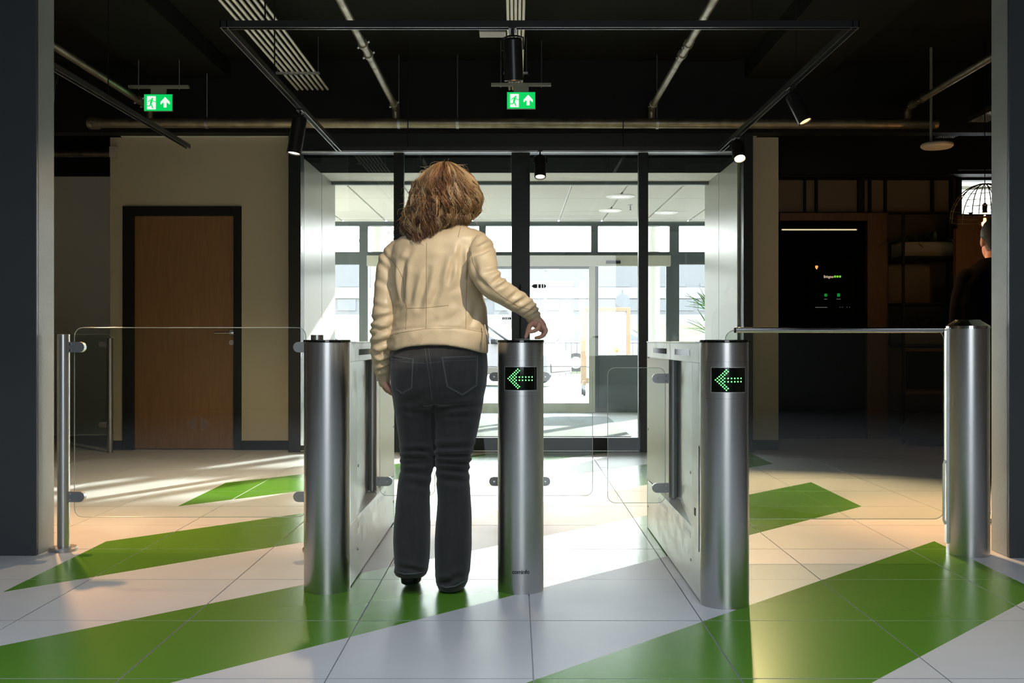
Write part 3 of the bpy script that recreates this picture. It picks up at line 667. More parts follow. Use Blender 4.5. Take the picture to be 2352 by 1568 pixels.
for sgn in (-1, 1): q.prism([((455+sgn*5-CX)/F*4.74+1.552, zc-.035), ((455+sgn*28-CX)/F*4.74+1.552, zc-.006), ((455+sgn*28-CX)/F*4.74+1.552, zc-.0), ((455+sgn*5-CX)/F*4.74+1.552, zc+.035)], -.0062, -.0056, M=MXZ)
frost = glassm('frosted_decal', (.90, .90, .88), .05, .3)
q.build('frosted_mark', frost, gp, smooth=0)
rail_post(sx(263, 9.0), 8.9, 1.02, .026, 'dark thin railing post near the oak door, holding the far glass panel', (.965, .25), -1, M['dpost'], False, 'far railing')
glass_panel(-6.3, sx(257, 8.9), 8.9, .16, 1.055, 'dim far glass railing panel in front of the taupe wall')

# ------------------------------------------------------------------ swing gate on the right
gx, gy = 2.124, 4.675
t = empty('gate_post', (gx, gy, 0), 'thick steel gate post with a conical top beside the right pillar', 'post')
B().cyl((0, 0, 0), (0, 0, 1.055), .095, n=64).build('column', M['steel'], t, smooth=30)
B().lathe([(.0965, 1.055), (.0965, 1.068), (.058, 1.095), (.056, 1.0975)], (0, 0, 0), n=64).build('conical_cap', M['polish'], t, smooth=25)
B().bb(-.105, -.092, -.014, .014, .05, 1.058).build('hinge_strip', M['steel2'], t, smooth=0, bevel=.002)
B().tube([(-.106, 0, .14), (-.114, 0, .16), (-.114, 0, .42), (-.106, 0, .44)], .006).build('pull_handle', M['steel2'], t)
t = empty('swing_gate', (1.5, 4.675, .163), 'wide glass swing gate with a steel bar along its top', 'gate')
pth = rrect(.985-1.5, 2.012-1.5, 0, .885, .045)
B().prism(pth, -.005, .005, M=MXZ).build('pane', M['glassdark'], t, smooth=30)
B().tube([(a, 0, b) for a, b in pth]+[(pth[0][0], 0, pth[0][1])], .0018, n=6).build('polished_edge', M['edge'], t)
B().cyl((1.032-1.5, -.006, .886), (2.003-1.5, -.006, .886), .0125, n=20).build('top_bar', M['polish'], t)
B().cyl((1.026-1.5, -.006, .886), (1.032-1.5, -.006, .886), .0128, n=20).build('bar_end_cap', M['black'], t)
B().cyl((2.003-1.5, -.004, .886), (2.026-1.5, -.002, .887), .003, n=10).build('hinge_pin', M['polish'], t)

# ------------------------------------------------------------------ ceiling services
def track(name, pts, label):
    t = empty(name, pts[0], label, 'lighting track'); o = Vector(pts[0])
    for a, b_ in zip(pts[:-1], pts[1:]):
        a = Vector(a)-o; b_ = Vector(b_)-o; d = (b_-a).normalized(); n = Vector((-d.y, d.x, 0)); mid = (a+b_)/2; L_ = (b_-a).length
        rz = math.atan2(d.y, d.x); q = B()
        for off in (-.0155, .0155): q.box(mid+n*off+Vector((0, 0, 0)), (L_+.036, .005, .036), rz)
        q.box(mid+Vector((0, 0, .0145)), (L_, .03, .007), rz)
        q.build('track_rail', M['track'], t, smooth=0)
        q = B()
        for off in (-.017, .017): q.box(mid+n*off+Vector((0, 0, -.0175)), (L_+.03, .0035, .002), rz)
        q.build('track_lip', M['trackin'], t, smooth=0)
    return t
TZ = 2.6
tf = track('lighting_track', [(-1.476, 5.05, TZ), (1.72, 5.05, TZ), (1.72, 8.32, TZ), (-1.476, 8.32, TZ), (-1.476, 5.05, TZ)], 'large square black lighting track frame hanging over the turnstiles')
hw = B()
for x_, y_ in ((-1.27, 5.05), (1.2, 5.05), (1.72, 6.1), (-1.476, 6.1), (0.9, 8.32), (-.9, 8.32)): B().cyl((x_+1.476, y_-5.05, .015), (x_+1.476, y_-5.05, CEIL-TZ), .004, n=8).build('suspension_rod', M['black'], tf)
tk = track('lighting_track', [(-2.7, 5.0, TZ), (-2.7, 8.2, TZ)], 'straight black lighting track above the left railing')
for y_ in (.3, 1.6): B().cyl((0, y_, .015), (0, y_, CEIL-TZ), .004, n=8).build('suspension_rod', M['black'], tk)
def spot(p, d, label, m, L_=.21, r=.049, stem=.055, power=0, col=(1, .72, .42), size=80, blend=.6):
    """cylinder spotlight under the track, pointing along d"""
    t = empty('track_spotlight', p, label, 'spotlight', 'black track spotlights')
    d = Vector(d).normalized()
    B().bb(-.02, .02, -.05, .05, -.03, -.016).build('track_adapter', M['bplast'], t, smooth=0, bevel=.002)
    top = Vector((0, 0, -stem)); q = d.to_track_quat('Z', 'Y'); sd = q @ Vector((1, 0, 0))
    b = B().cyl((0, 0, -.03), (0, 0, -stem), .008, n=10)
    b.tube([top+sd*(r+.006)+d*.07, top+sd*(r+.006)+d*.01, top+sd*.02, top-sd*.02, top-sd*(r+.006)+d*.01, top-sd*(r+.006)+d*.07], .0045, n=8)
    b.build('yoke', M['bplast'], t)
    rings = [(.0, r*.85), (.012, r), (L_, r), (L_, r*.84), (L_-.02, r*.80)]
    qq = B(); pts = []
    for h, rr in rings: pts.append([top+d*(h+.012)+q @ Vector((rr*math.cos(2*PI*i/28), rr*math.sin(2*PI*i/28), 0)) for i in range(28)])
    qq.loft(pts); qq.build('lamp_body', M['bplast'], t, smooth=30)
    f = top+d*(L_-.010+.012)
    B().cyl(f, f+d*.003, r*.78, n=24).build('lens', m, t, smooth=0)
    if power:
        lo = light('spot_lamp', 'SPOT', Vector(p)+f+d*.012, power, col, target=Vector(p)+f+d, spot_size=math.radians(size), spot_blend=blend, shadow_soft_size=.03)
    return t
spot((-1.476, 6.83, TZ-.0), (-.14, -.10, -1), 'black track spotlight at the left of the frame, over the beige wall corner', M['spotmid'], .26, .05, power=320, size=150, blend=1)
spot((-.015, 5.05, TZ-.0), (.03, .16, -1), 'black track spotlight at the middle of the near rail, seen from behind', M['spotdim'], .21, .048, power=20, size=80)
spot((.205, 8.32, TZ-.0), (0, -.35, -1), 'black track spotlight on the far rail, right of the centre mullion', M['spotmid'], .19, .048, power=12, size=80)
spot((1.72, 7.75, TZ-.0), (.02, -.62, -.9), 'brightly glowing track spotlight at the far right corner of the frame', M['spotlit'], .17, .05, power=560, size=76, col=(1, .70, .36))
spot((1.72, 6.22, TZ-.0), (.40, -.28, -1), 'tilted track spotlight on the right rail of the frame', M['spotdim'], .20, .045, power=430, size=60, col=(1, .50, .20), blend=1)
spot((-2.7, 5.75, TZ-.0), (.12, -.42, -1), 'black track spotlight on the left track, hidden behind the pillar', M['spotdim'], .20, .045, power=360, size=76, col=(1, .52, .20), blend=1)

def exit_sign(px_, label):
    D_ = 8.3; x_ = sx(px_, D_); W = .232; H = .136; zc = sz(231 if px_ > 800 else 236, D_)
    t = empty('exit_sign', (x_, D_, zc), label, 'exit sign', 'green exit signs')
    B().bb(-W/2-.004, W/2+.004, -.006, .012, -H/2-.004, H/2+.004).build('sign_case', M['signcase'], t, smooth=0, bevel=.002)
    B().bb(-W/2, W/2, -.008, -.006, -H/2, H/2).build('green_face', M['signgreen'], t, smooth=0)
    u = W/440.0   # picture units of the sign
    def q(x, y): return ((x-220)*u, (118-y)*u)
    s = B()
    def pl(pts, y0=-.0098, y1=-.0085): s.prism([q(*p) for p in pts][::-1], y0, y1, M=MXZ)
    pl([(45, 18), (183, 18), (183, 225), (45, 225)])
    pl([(330, 30), (405, 110), (405, 150), (352, 108), (352, 196), (308, 196), (308, 108), (258, 150), (258, 110)])
    s.build('white_pictogram', M['signwhite'], t, smooth=0)
    s = B()
    def limb(a, b_, wd):
        a = Vector(q(*a)); b_ = Vector(q(*b_)); d = (b_-a).normalized(); n = Vector((-d.y, d.x))*wd*u/2; a = a-d*wd*u*.3; b_ = b_+d*wd*u*.3
        s.prism([tuple(a-n), tuple(b_-n), tuple(b_+n), tuple(a+n)], -.0112, -.0098, M=MXZ)
    for a, b_, wd in (((122, 72), (105, 140), 30), ((118, 78), (85, 85), 14), ((85, 85), (68, 110), 12), ((125, 74), (152, 105), 13), ((152, 105), (182, 105), 11),
                      ((108, 138), (92, 172), 17), ((92, 172), (50, 172), 14), ((108, 138), (138, 205), 16), ((50, 172), (28, 178), 10)): limb(a, b_, wd)
    c0 = q(133, 56); s.prism([(c0[0]+13*u*math.cos(k*PI/6), c0[1]+13*u*math.sin(k*PI/6)) for k in range(12)], -.0112, -.0098, M=MXZ)
    s.build('running_figure', M['signgreen'], t, smooth=0)
    B().bb(-W*.27, W*.27, -.004, .02, H/2+.004, H/2+.055).build('bracket', M['signcase'], t, smooth=0)
    B().bb(-.25, .25, -.012, .03, H/2+.055, H/2+.078).build('strut_channel', M['signcase'], t, smooth=0, bevel=.002)
    for xx in (-.17, .17): B().cyl((xx, .01, H/2+.045), (xx, .01, CEIL-zc), .004, n=8).build('threaded_rod', M['clamp'], t)
exit_sign(364, 'left green exit sign with running figure, above the oak door')
exit_sign(1197, 'middle green exit sign with running figure, above the glass doors')

def pipe(name, a, b_, r, label, m='pipe', cat='pipe', group=None, couplings=(), elbow=None, hangers=()):
    a = Vector(a); b_ = Vector(b_); t = empty(name, a, label, cat, group)
    d = (b_-a); B().cyl((0, 0, 0), d, r, n=20).build('tube', M[m], t)
    dn = d.normalized()
    for f in couplings:
        p = d*f; B().cyl(p-dn*r*.9, p+dn*r*.9, r*1.28, n=20).build('coupling', M[m], t)
        q = dn.to_track_quat('Z', 'Y'); 
        for k in (0, 1):
            v = q @ Vector((math.cos(k*PI+.5), math.sin(k*PI+.5), 0)); B().cyl(p+v*r*1.2-dn*r*.3, p+v*r*1.75-dn*r*.3, r*.35, n=8).build('coupling_bolt', M['clamp'], t)
    for f in hangers:
        p = d*f; h = B().cyl(p-dn*.012, p+dn*.012, r*1.12, n=20).cyl(p+Vector((0, 0, r)), p+Vector((0, 0, CEIL-(a+p).z)), .005, n=8); h.build('pipe_hanger', M['clamp'], t)
    if elbow:
        b = B(); b.tube([Vector(e) for e in elbow], [r*1.15]*len(elbow), n=16); b.sphere(elbow[0], r*1.3); b.build('elbow', M[m], t)
    return t
MP = (sx(200, 8.7), 8.72, sz(281, 8.7))
pipe('sprinkler_pipe', MP, (sx(2155, 8.7), 8.72, sz(283, 8.7)), .044, 'long horizontal main pipe crossing above the entrance', couplings=(.008, ), hangers=(.14, .366, .435, .67), elbow=None)
b_ = None
for px_, X_ in ((905, -1.05), (1505, 1.19)):
    y1 = 8.6
    pipe('sprinkler_pipe', (X_, y1, 3.04), (X_, 1.5, 3.04), .027, 'branch pipe over the centre, %s of the conduit bundle, running to the camera' % ('left' if X_ < 0 else 'right'), couplings=(.0, .12 if 0 else .21, .245), hangers=(.5,),
         elbow=[(0, .02, 0), (0, .10, -.02), (0, .12, -.06), (0, .12, -.10)])
pipe('sprinkler_pipe', (-3.2, 8.6, 3.04), (-3.2, 1.5, 3.04), .027, 'leftmost branch pipe, above the left exit sign', couplings=(.0, .02), elbow=[(0, .02, 0), (0, .10, -.02), (0, .12, -.06), (0, .12, -.10)])
pipe('sprinkler_pipe', (3.43, 8.6, 3.04), (3.43, 1.5, 3.04), .027, 'rightmost branch pipe, above the cable tray', couplings=(.0, .03), elbow=[(0, .02, 0), (0, .10, -.02), (0, .12, -.06), (0, .12, -.10)])
pipe('water_pipe', (-6.9, 10.2, sz(353, 10.2)), (-3.72, 10.2, sz(353, 10.2)), .035, 'low horizontal pipe above the taupe wall at the far left', couplings=(.45,))
for k in range(7):
    r_ = -.868+.121*k/6; zz = 3.22; h = zz-1
    pipe('conduit', (r_*h, 8.8, zz), (r_*h, 2.0, zz), .0105, 'thin metal conduit in the wide left ceiling bundle, '+('at its left edge', 'second from its left edge', 'third from its left edge', 'in its middle', 'third from its right edge', 'second from its right edge', 'at its right edge')[k], 'conduit', 'conduit', 'left conduit bundle on the ceiling')
for k in range(5):
    r_ = -.0235+.0485*k/4; zz = 3.22; h = zz-1
    pipe('conduit', (r_*h, 8.8, zz), (r_*h, 2.0, zz), .0105, 'thin metal conduit in the narrow centre ceiling bundle, '+('at its left edge', 'second from its left edge', 'in its middle', 'second from its right edge', 'at its right edge')[k], 'conduit', 'conduit', 'centre conduit bundle on the ceiling')
for xc, wd, lb in ((-.8075*2.22, .36, 'left'), (.0008*2.22, .20, 'centre')):
    st = empty('conduit_support', (xc, 3.6, 3.205), 'steel strut hangers carrying the %s conduit bundle' % lb, 'support')
    for yy in (0, 1.9, 4.6):
        B().bb(-wd/2, wd/2, yy-.015, yy+.015, -.012, .004).build('strut_bar', M['clamp'], st, smooth=0)
        for s_ in (-1, 1): B().cyl((s_*(wd/2-.012), yy, 0), (s_*(wd/2-.012), yy, CEIL-3.205), .004, n=8).build('threaded_rod', M['clamp'], st)
jb = B().bb(-.09, .05, -.05, .05, 0, .05).build('junction_box', mat('pale_box', (.4, .4, .36), .5), label='pale junction box on the ceiling beside the centre conduits', cat='junction box', bevel=.003)
jb.location = (-.10, 5.25, sz(80, 5.25)-.0); jb.scale = (1, 1, 1)
# cable tray, access point and small items
tx0 = 2.118*1.95
t = empty('cable_tray', (tx0, 9.6, 2.95), 'perforated metal cable tray at the upper right', 'cable tray'); 
b = B(); W = .17
for k in range(9): b.bb(-W/2+k*W/8-.004, -W/2+k*W/8+.004, -4.5, 0, 0, .003)
for k in range(110): b.bb(-W/2, W/2, -4.5+k*.041, -4.5+k*.041+.017, 0, .0028)
b.build('tray_bottom', M['steel2'], t, smooth=0)
B().bb(-W/2-.003, -W/2, -4.5, 0, 0, .05).bb(W/2, W/2+.003, -4.5, 0, 0, .05).build('tray_side', M['clamp'], t, smooth=0)
for yy in (-.6, -2.6): B().cyl((-W/2-.01, yy, 0), (-W/2-.01, yy, CEIL-2.95), .004, n=8).cyl((W/2+.01, yy, 0), (W/2+.01, yy, CEIL-2.95), .004, n=8).bb(-W/2-.02, W/2+.02, yy-.01, yy+.01, -.012, 0).build('tray_hanger', M['clamp'], t, smooth=0)
D_ = 8.5; t = empty('wireless_access_point', (sx(2152, D_), D_, sz(332, D_)), 'pale rounded access point hanging at the upper right', 'access point')
B().lathe([(.05, -.035), (.115, -.030), (.132, -.015), (.132, .0), (.12, .012)], (0, 0, 0)).build('cover', mat('offwhite_plastic', (.55, .52, .46), .5), t)
B().cyl((-.05, 0, .012), (-.05, 0, CEIL-sz(332, D_)), .012, n=10).build('rod', M['signcase'], t)
D_ = DW-.02; b = B(); loc_ = (sx(261, D_), D_-.012, sz(350, D_)); b.bb(-.028, .028, -.02, .03, -.05, .05).bb(-.016, .016, -.024, -.02, -.03, 0)
o = b.build('motion_sensor', mat('sensor_plastic', (.42, .40, .33), .5), bevel=.006, label='small pale motion sensor at the top corner of the beige wall', cat='sensor'); o.location = loc_

# ------------------------------------------------------------------ lounge on the right
D0 = 10.2
def RX(px): return sx(px, D0)
def RZ(py): return sz(py, D0)
t = empty('parcel_kiosk', (RX(1888), D0, 0), 'tall black parcel kiosk with a small lit screen', 'kiosk')
def rb(b, n, m, p, **k): return loc(b, t).build(n, m, p, smooth=0, **k)
rb(B().bb(RX(1790), RX(1986), D0-.02, DR-.005, 0, RZ(509)), 'cabinet_body', M['cloth'], t, bevel=.004)
sc_ = rb(B().bb(RX(1855), RX(1962), D0-.035, D0-.02, RZ(718), RZ(598)), 'screen', M['screen'], t, bevel=.003)
def emi(n, c_, s_): return mat(n, (0, 0, 0), .5, emit=c_, es=s_)
eo, ew, eg, eg2, ed = emi('orange_glow', (1, .45, .12), 1.0), emi('cream_glow', (1, .72, .5), .55), emi('lime_glow', (.25, .9, .03), .7), emi('green_glow', (.0, .38, .04), .6), emi('grey_glow', (.5, .5, .5), .25)
ys = D0-.0375
rb(B().prism([(RX(1870), RZ(611)), (RX(1873), RZ(610)), (RX(1876.5), RZ(611)), (RX(1876.5), RZ(614)), (RX(1873.5), RZ(619.5)), (RX(1870), RZ(615))], ys, ys+.002, M=MXZ), 'location_marker', eo, sc_)
vs_, fs = text_mesh('Bringme', .044, .0012); vx = [v.x for v in vs_]; sc2 = (RX(1911.5)-RX(1889.5))/(max(vx)-min(vx))
b = B(); b.add([(RX(1900.5)+v.x*sc2, ys, RZ(636)+v.y*sc2*1.25) for v in vs_], fs); rb(b, 'lettering', ew, sc_)
for p_ in (1915, 1920.7, 1926.6): rb(B().cyl((RX(p_), ys, RZ(635.5)), (RX(p_), ys-.002, RZ(635.5)), .0115, n=14), 'green_dot', eg, sc_)
rb(B().cyl((RX(1894), ys, RZ(678)), (RX(1894), ys-.002, RZ(678)), .017, n=8), 'round_icon', eg2, sc_)
rb(B().bb(RX(1920), RX(1926.5), ys-.002, ys, RZ(681.5), RZ(674)), 'square_icon', eg2, sc_)
b = B().bb(RX(1890.5), RX(1897.5), ys-.001, ys, RZ(687.6), RZ(686.4)).bb(RX(1918.5), RX(1928), ys-.001, ys, RZ(687.6), RZ(686.4)).bb(RX(1870), RX(1897.5), ys-.001, ys, RZ(706.5), RZ(705.3))
for p_ in (1926.5, 1932, 1943, 1948.5): b.bb(RX(p_)-.003, RX(p_)+.003, ys-.001, ys, RZ(706.2), RZ(704.8))
rb(b, 'caption_lines', ed, sc_)
t2 = empty('led_strip', (RX(1877), D0-.06, RZ(529)), 'thin horizontal light line at the top of the parcel kiosk', 'light')
B().bb(RX(1790)-RX(1877), RX(1964)-RX(1877), -.008, .008, -.008, .008).build('profile', M['clamp'], t2, smooth=0)
B().bb(RX(1792)-RX(1877), RX(1962)-RX(1877), -.010, -.008, -.006, .006).build('diffuser', emi('strip_glow', (1, .85, .5), .85), t2, smooth=0)
# wooden surround
t = empty('wooden_portal', (RX(1990), D0, 0), 'dark wooden post and lintel around the parcel kiosk', 'portal')
def rb2(b, n, m, **k): return loc(b, t).build(n, m, t, smooth=0, **k)
rb2(B().bb(RX(1988), RX(2036), D0-.06, DR-.005, 0, RZ(490)), 'post', M['wood'], bevel=.004)
rb2(B().bb(RX(1788), RX(1988), D0-.06, DR-.005, RZ(508), RZ(490)), 'lintel', M['wood'], bevel=.004)
# black lattice with panels above
t = empty('panel_lattice', (RX(1990), D0, RZ(490)), 'row of dim beige panels in a black metal lattice above the kiosk', 'wall unit')
pm = mat('dim_beige_panel', (.17, .125, .075), .75)
for a, b_ in ((1788, 1848), (1853, 1874), (1880, 1972), (1986, 1997), (2003, 2033), (2038, 2141), (2146, 2184)):
    rb2(B().bb(RX(a), RX(b_), D0+.05, D0+.09, RZ(488), RZ(412)), 'panel', pm)
for p_ in (1850, 1877, 1979, 2000, 2035.5, 2143.5, 2187):
    rb2(B().bb(RX(p_-(7 if p_ == 1979 else 2)), RX(p_+(7 if p_ == 1979 else 2)), D0+.0, D0+.06, RZ(490), RZ(404)), 'upright_bar', M['black'])
for p_ in (405, 489): rb2(B().bb(RX(1788), RX(2190), D0-.02, D0+.06, RZ(p_+2), RZ(p_-2)), 'cross_bar', M['black'])
B().bb(RX(1788), 7, D0-.1, D0+.15, RZ(403), CEIL).build('trim_6', M['black'], kind='structure', smooth=0)
B().bb(RX(2190), RX(2330), D0-.115, D0-.1, RZ(396), RZ(393)).build('trim_7', M['clamp'], kind='structure', smooth=0)
# shelving
t = empty('metal_shelving_unit', (RX(2112), D0, 0), 'dark metal shelving unit with planters, right of the wooden post', 'shelving unit')
for p_ in (2038, 2186): 
    for yy in (D0-.42, D0+.1): rb2(B().bb(RX(p_)-.012, RX(p_)+.012, yy-.012, yy+.012, 0, RZ(500)), 'upright', M['black'])
for p_ in (597, 700, 792): rb2(B().bb(RX(2036), RX(2188), D0-.43, D0+.12, RZ(p_+2.5), RZ(p_-1.5)), 'shelf_board', M['black'])
rb2(B().bb(RX(2038), RX(2141), D0+.06, D0+.09, RZ(696), RZ(606)), 'back_panel', pm)
t = empty('wooden_frame_box', (RX(2112), D0-.2, RZ(900)), 'open light wooden box shelf low in the shelving unit', 'box shelf')
for x0_, x1_, z0_, z1_ in ((2038, 2188, 806, 799), (2038, 2188, 900, 893), (2038, 2043, 893, 806), (2183, 2188, 893, 806)):
    rb2(B().bb(RX(x0_), RX(x1_), D0-.42, D0+.1, RZ(z0_), RZ(z1_)), 'board', M['wood'], bevel=.002)
rb2(B().bb(RX(2043), RX(2183), D0+.09, D0+.1, RZ(893), RZ(806)), 'back_board', M['cloth'])
leafm = mat('dark_leaf', (.03, .075, .02), .5); leafg = mat('yucca_leaf', (.09, .27, .035), .4)
def blade(b, p, az, elv, L_, w_, droop, n=6):
    """one tapering, drooping leaf with thickness"""
    d = Vector((math.cos(az)*math.cos(elv), math.sin(az)*math.cos(elv), math.sin(elv))); side = Vector((-math.sin(az), math.cos(az), 0))
    rings = []
    for i in range(n+1):
        t_ = i/n; c_ = Vector(p)+d*L_*t_+Vector((0, 0, -droop*L_*t_*t_)); ww = w_*math.sin(PI*(.12+.86*t_))**.8*(1-.15*t_)+.0006; up = Vector((0, 0, .0018))
        rings.append([c_-side*ww, c_+up-side*ww*.1-Vector((0, 0, ww*.35)), c_+side*ww, c_-up-side*ww*.1-Vector((0, 0, ww*.35))])
    b.loft(rings)
def plant(name, loc_, n, L_, w_, label, cat, m, parent=None, elr=(.3, 1.3), droop=.3, pot=None, group=None):
    t = empty(name, loc_, label, cat, group)
    for i in range(n):
        b = B(); blade(b, (rng.uniform(-.03, .03), rng.uniform(-.03, .03), 0), rng.uniform(0, 2*PI), rng.uniform(*elr), L_*rng.uniform(.6, 1.1), w_*rng.uniform(.7, 1.2), droop*rng.uniform(.4, 1.6))
        b.build('leaf', m, t)
    return t
for zs, zt, nm in ((592, 560, 'upper'), (792, 762, 'lower')):
    pb = B().bb(-.29, .29, -.16, .16, 0, .145); 
    t = empty('planter_box', (RX(2110), D0-.18, RZ(595 if nm == 'upper' else 790)), '%s rectangular planter box in the metal shelving' % ('pale' if nm == 'upper' else 'dark'), 'planter', 'planters in the shelving')
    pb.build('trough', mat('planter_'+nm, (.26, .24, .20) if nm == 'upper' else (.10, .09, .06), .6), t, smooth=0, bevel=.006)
    B().bb(-.28, .28, -.15, .15, .142, .147).build('soil', M['cloth'], t, smooth=0)
    for k in range(4):
        plant('potted_plant', (RX(2110)-.22+k*.145, D0-.18, RZ(595 if nm == 'upper' else 790)+.146), 20, .24, .017,
              'bushy green plant in the %s planter box, %s' % (nm, ('at its left end', 'second from its left end', 'second from its right end', 'at its right end')[k]), 'plant', leafm, elr=(.2, 1.4), droop=.5, group='plants in the %s planter' % nm)
# beanbag and orange screen frame, pendant lamp
b = B(); rings = []
for j in range(11):
    t_ = j/10; rr = .36*math.sin(PI*(.14+.80*t_))**.6*(1-.25*t_); rings.append([((rr*1.0+.012*math.sin(5*a+j))*math.cos(a), (rr*.8+.012*math.sin(4*a+2*j))*math.sin(a), .30*t_+(.02*math.sin(3*a) if j > 7 else 0)) for a in [2*PI*k/28 for k in range(28)]])
b.loft(rings); o = b.build('bean_bag', mat('bean_bag_cloth', (.028, .024, .022), .9, bump=(30, .4)), smooth=60, label='dark slumped bean bag on the floor below the shelving', cat='bean bag'); o.location = (RX(2087), D0-.62, 0)
Dp = 8.2
B().bb(sx(2196, 9.3), sx(2200, 9.3), 9.3, 9.36, 0, sz(525, 9.3)).bb(sx(2200, 9.3), sx(2330, 9.3), 9.3, 9.34, 0, sz(495, 9.3)).build('partition_screen', M['wood'], label='dark wooden partition behind the man in black', cat='partition', smooth=0)
t = empty('pendant_lamp', (sx(2262, Dp), Dp, sz(480, Dp)), 'black wire cage pendant lamp with a glowing globe bulb', 'pendant lamp')
b = B(); Rc = .27; ztp = sz(422, Dp)-sz(480, Dp)
for k in range(12):
    a = k*2*PI/12+.26; b.tube([(Rc*math.sin(u)*math.cos(a), Rc*math.sin(u)*math.sin(a), ztp-.30*(1-math.cos(u))) for u in [PI/2*j/10 for j in range(11)]], .0042, n=6)
for u in (.35, .62, .85, 1.05, 1.25, 1.45, 1.57):
    b.tube([(Rc*math.sin(u)*math.cos(a), Rc*math.sin(u)*math.sin(a), ztp-.30*(1-math.cos(u))) for a in [2*PI*j/32 for j in range(33)]], .0022, n=5)
b.build('wire_cage', M['black'], t)
B().cyl((0, 0, .03), (0, 0, CEIL-sz(480, Dp)), .004, n=8).build('cord', M['black'], t)
B().cyl((0, 0, -.03), (0, 0, .04), .020, n=20).cyl((0, 0, .04), (0, 0, .05), .012, n=16).build('socket', M['black'], t)
B().lathe([(.012, -.03), (.016, -.045), (.04, -.065), (.058, -.09), (.0625, -.115), (.056, -.145), (.035, -.17), (.008, -.179)], (0, 0, 0), n=28).build('bulb_glass', glassm('amber_glass', (.95, .72, .42), .06), t)
b = B()
for k in range(6):
    a = k*PI/3; b.cyl((.008*math.cos(a), .008*math.sin(a), -.075), (.013*math.cos(a), .013*math.sin(a), -.125), .0016, n=6)
b.build('filament', mat('filament', (1, .6, .2), .5, emit=(1, .5, .14), es=14), t)
light('pendant_glow', 'POINT', (sx(2262, Dp), Dp, sz(480, Dp)-.1), 7, (1, .62, .3), shadow_soft_size=.03)

# ------------------------------------------------------------------ yucca in the lobby
def yucca(name, x_, y_, label):
    t = empty(name, (x_, y_, 0), label, 'plant')
    B().lathe([(.16, 0), (.20, .02), (.23, .40), (.215, .42), (.20, .38)], (0, 0, 0)).build('pot', mat('grey_pot', (.2, .2, .2), .6), t)
    B().tube([(0, 0, .35), (.01, 0, .6), (0, .01, .85), (-.02, 0, 1.38)], [.03, .026, .024, .02]).build('stem', M['wood'], t)
    B().tube([(0.03, 0, .35), (.05, 0, .5), (.04, .0, 1.0)], [.024, .02, .018]).build('stem', M['wood'], t)
    for i in range(70):
        b = B(); hi = i % 3; p = (-.02, 0, 1.36+rng.uniform(-.06, .06)) if hi == 0 else (.02, 0, 1.03+rng.uniform(-.07, .07))
        blade(b, p, rng.uniform(0, 2*PI), rng.uniform(-.1, 1.3) if hi else rng.uniform(.2, 1.4), rng.uniform(.28, .46), .016, rng.uniform(.05, .35)); b.build('leaf', leafg, t)
yucca('yucca_plant', sx(1634, 12.2), 12.2, 'green yucca plant behind the glass at the right of the lobby')
# ------------------------------------------------------------------ people
def union(b, voxel, smooth_it=4, name='u'):
    """voxel union of overlapping closed shapes -> vertex array, faces"""
    me = bpy.data.meshes.new(name); me.from_pydata(b.v, [], b.f)
    bm = bmesh.new(); bm.from_mesh(me); bmesh.ops.recalc_face_normals(bm, faces=bm.faces); bm.to_mesh(me); bm.free()
    o = bpy.data.objects.new(name, me); COL.objects.link(o)
    r = o.modifiers.new('r', 'REMESH'); r.mode = 'VOXEL'; r.voxel_size = voxel
    s = o.modifiers.new('s', 'SMOOTH'); s.factor = .5; s.iterations = smooth_it
    dg = bpy.context.evaluated_depsgraph_get(); m2 = bpy.data.meshes.new_from_object(o.evaluated_get(dg))
    n = len(m2.vertices); co = np.empty(n*3); m2.vertices.foreach_get('co', co); no = np.empty(n*3); m2.vertices.foreach_get('normal', no)
    fs = [tuple(p.vertices) for p in m2.polygons]
    bpy.data.objects.remove(o); bpy.data.meshes.remove(me); bpy.data.meshes.remove(m2)
    return co.reshape(-1, 3), no.reshape(-1, 3), fs
def mesh_obj(name, co, fs, m, parent, origin, **k):
    me = bpy.data.meshes.new(name); me.from_pydata((co-np.array(origin)).tolist(), [], fs); me.materials.append(m)
    me.polygons.foreach_set('use_smooth', [True]*len(me.polygons)); me.update()
    o = bpy.data.objects.new(name, me); COL.objects.link(o); o.parent = parent; tag(o, **k); return o
def ell(cx, cy, z, rx, ry, n=28, p=2.0, a0=0):
    out = []
    for i in range(n):
        a = 2*PI*i/n; c_, s_ = math.cos(a), math.sin(a); e = 2.0/p
        out.append((cx+rx*math.copysign(abs(c_)**e, c_), cy+ry*math.copysign(abs(s_)**e, s_), z))
    return out
def rows(b, data, D, ry_scale=1, p=2.3, zadj=0):
    """data: (py, pxL, pxR, y centre offset, y half depth)"""
    rings = []
    for py, l, r, dy, ry in data:
        y = D+dy; v = P((l+r)/2, py, y); hw = (r-l)/2/F*y; rings.append(ell(v.x, y, v.z, hw, ry, p=p))
    b.loft(rings)
def limb(b, pts, n=20, sub=4):
    """pts: (x,y,z,r) smooth tapered tube with Catmull-Rom"""
    P_ = [np.array(p, float) for p in pts]; out = []
    for i in range(len(P_)-1):
        p0 = P_[max(i-1, 0)]; p1 = P_[i]; p2 = P_[i+1]; p3 = P_[min(i+2, len(P_)-1)]
        for k in range(sub):
            t = k/sub; out.append(.5*((2*p1)+(-p0+p2)*t+(2*p0-5*p1+4*p2-p3)*t*t+(-p0+3*p1-3*p2+p3)*t**3))
    out.append(P_[-1]); b.tube([tuple(q[:3]) for q in out], [float(q[3]) for q in out], n=n)
    b.sphere(tuple(out[0][:3]), float(out[0][3])*.98); b.sphere(tuple(out[-1][:3]), float(out[-1][3])*.98)
def proj(co):
    return CX+F*co[:, 0]/co[:, 1], CY-F*(co[:, 2]-1)/co[:, 1]
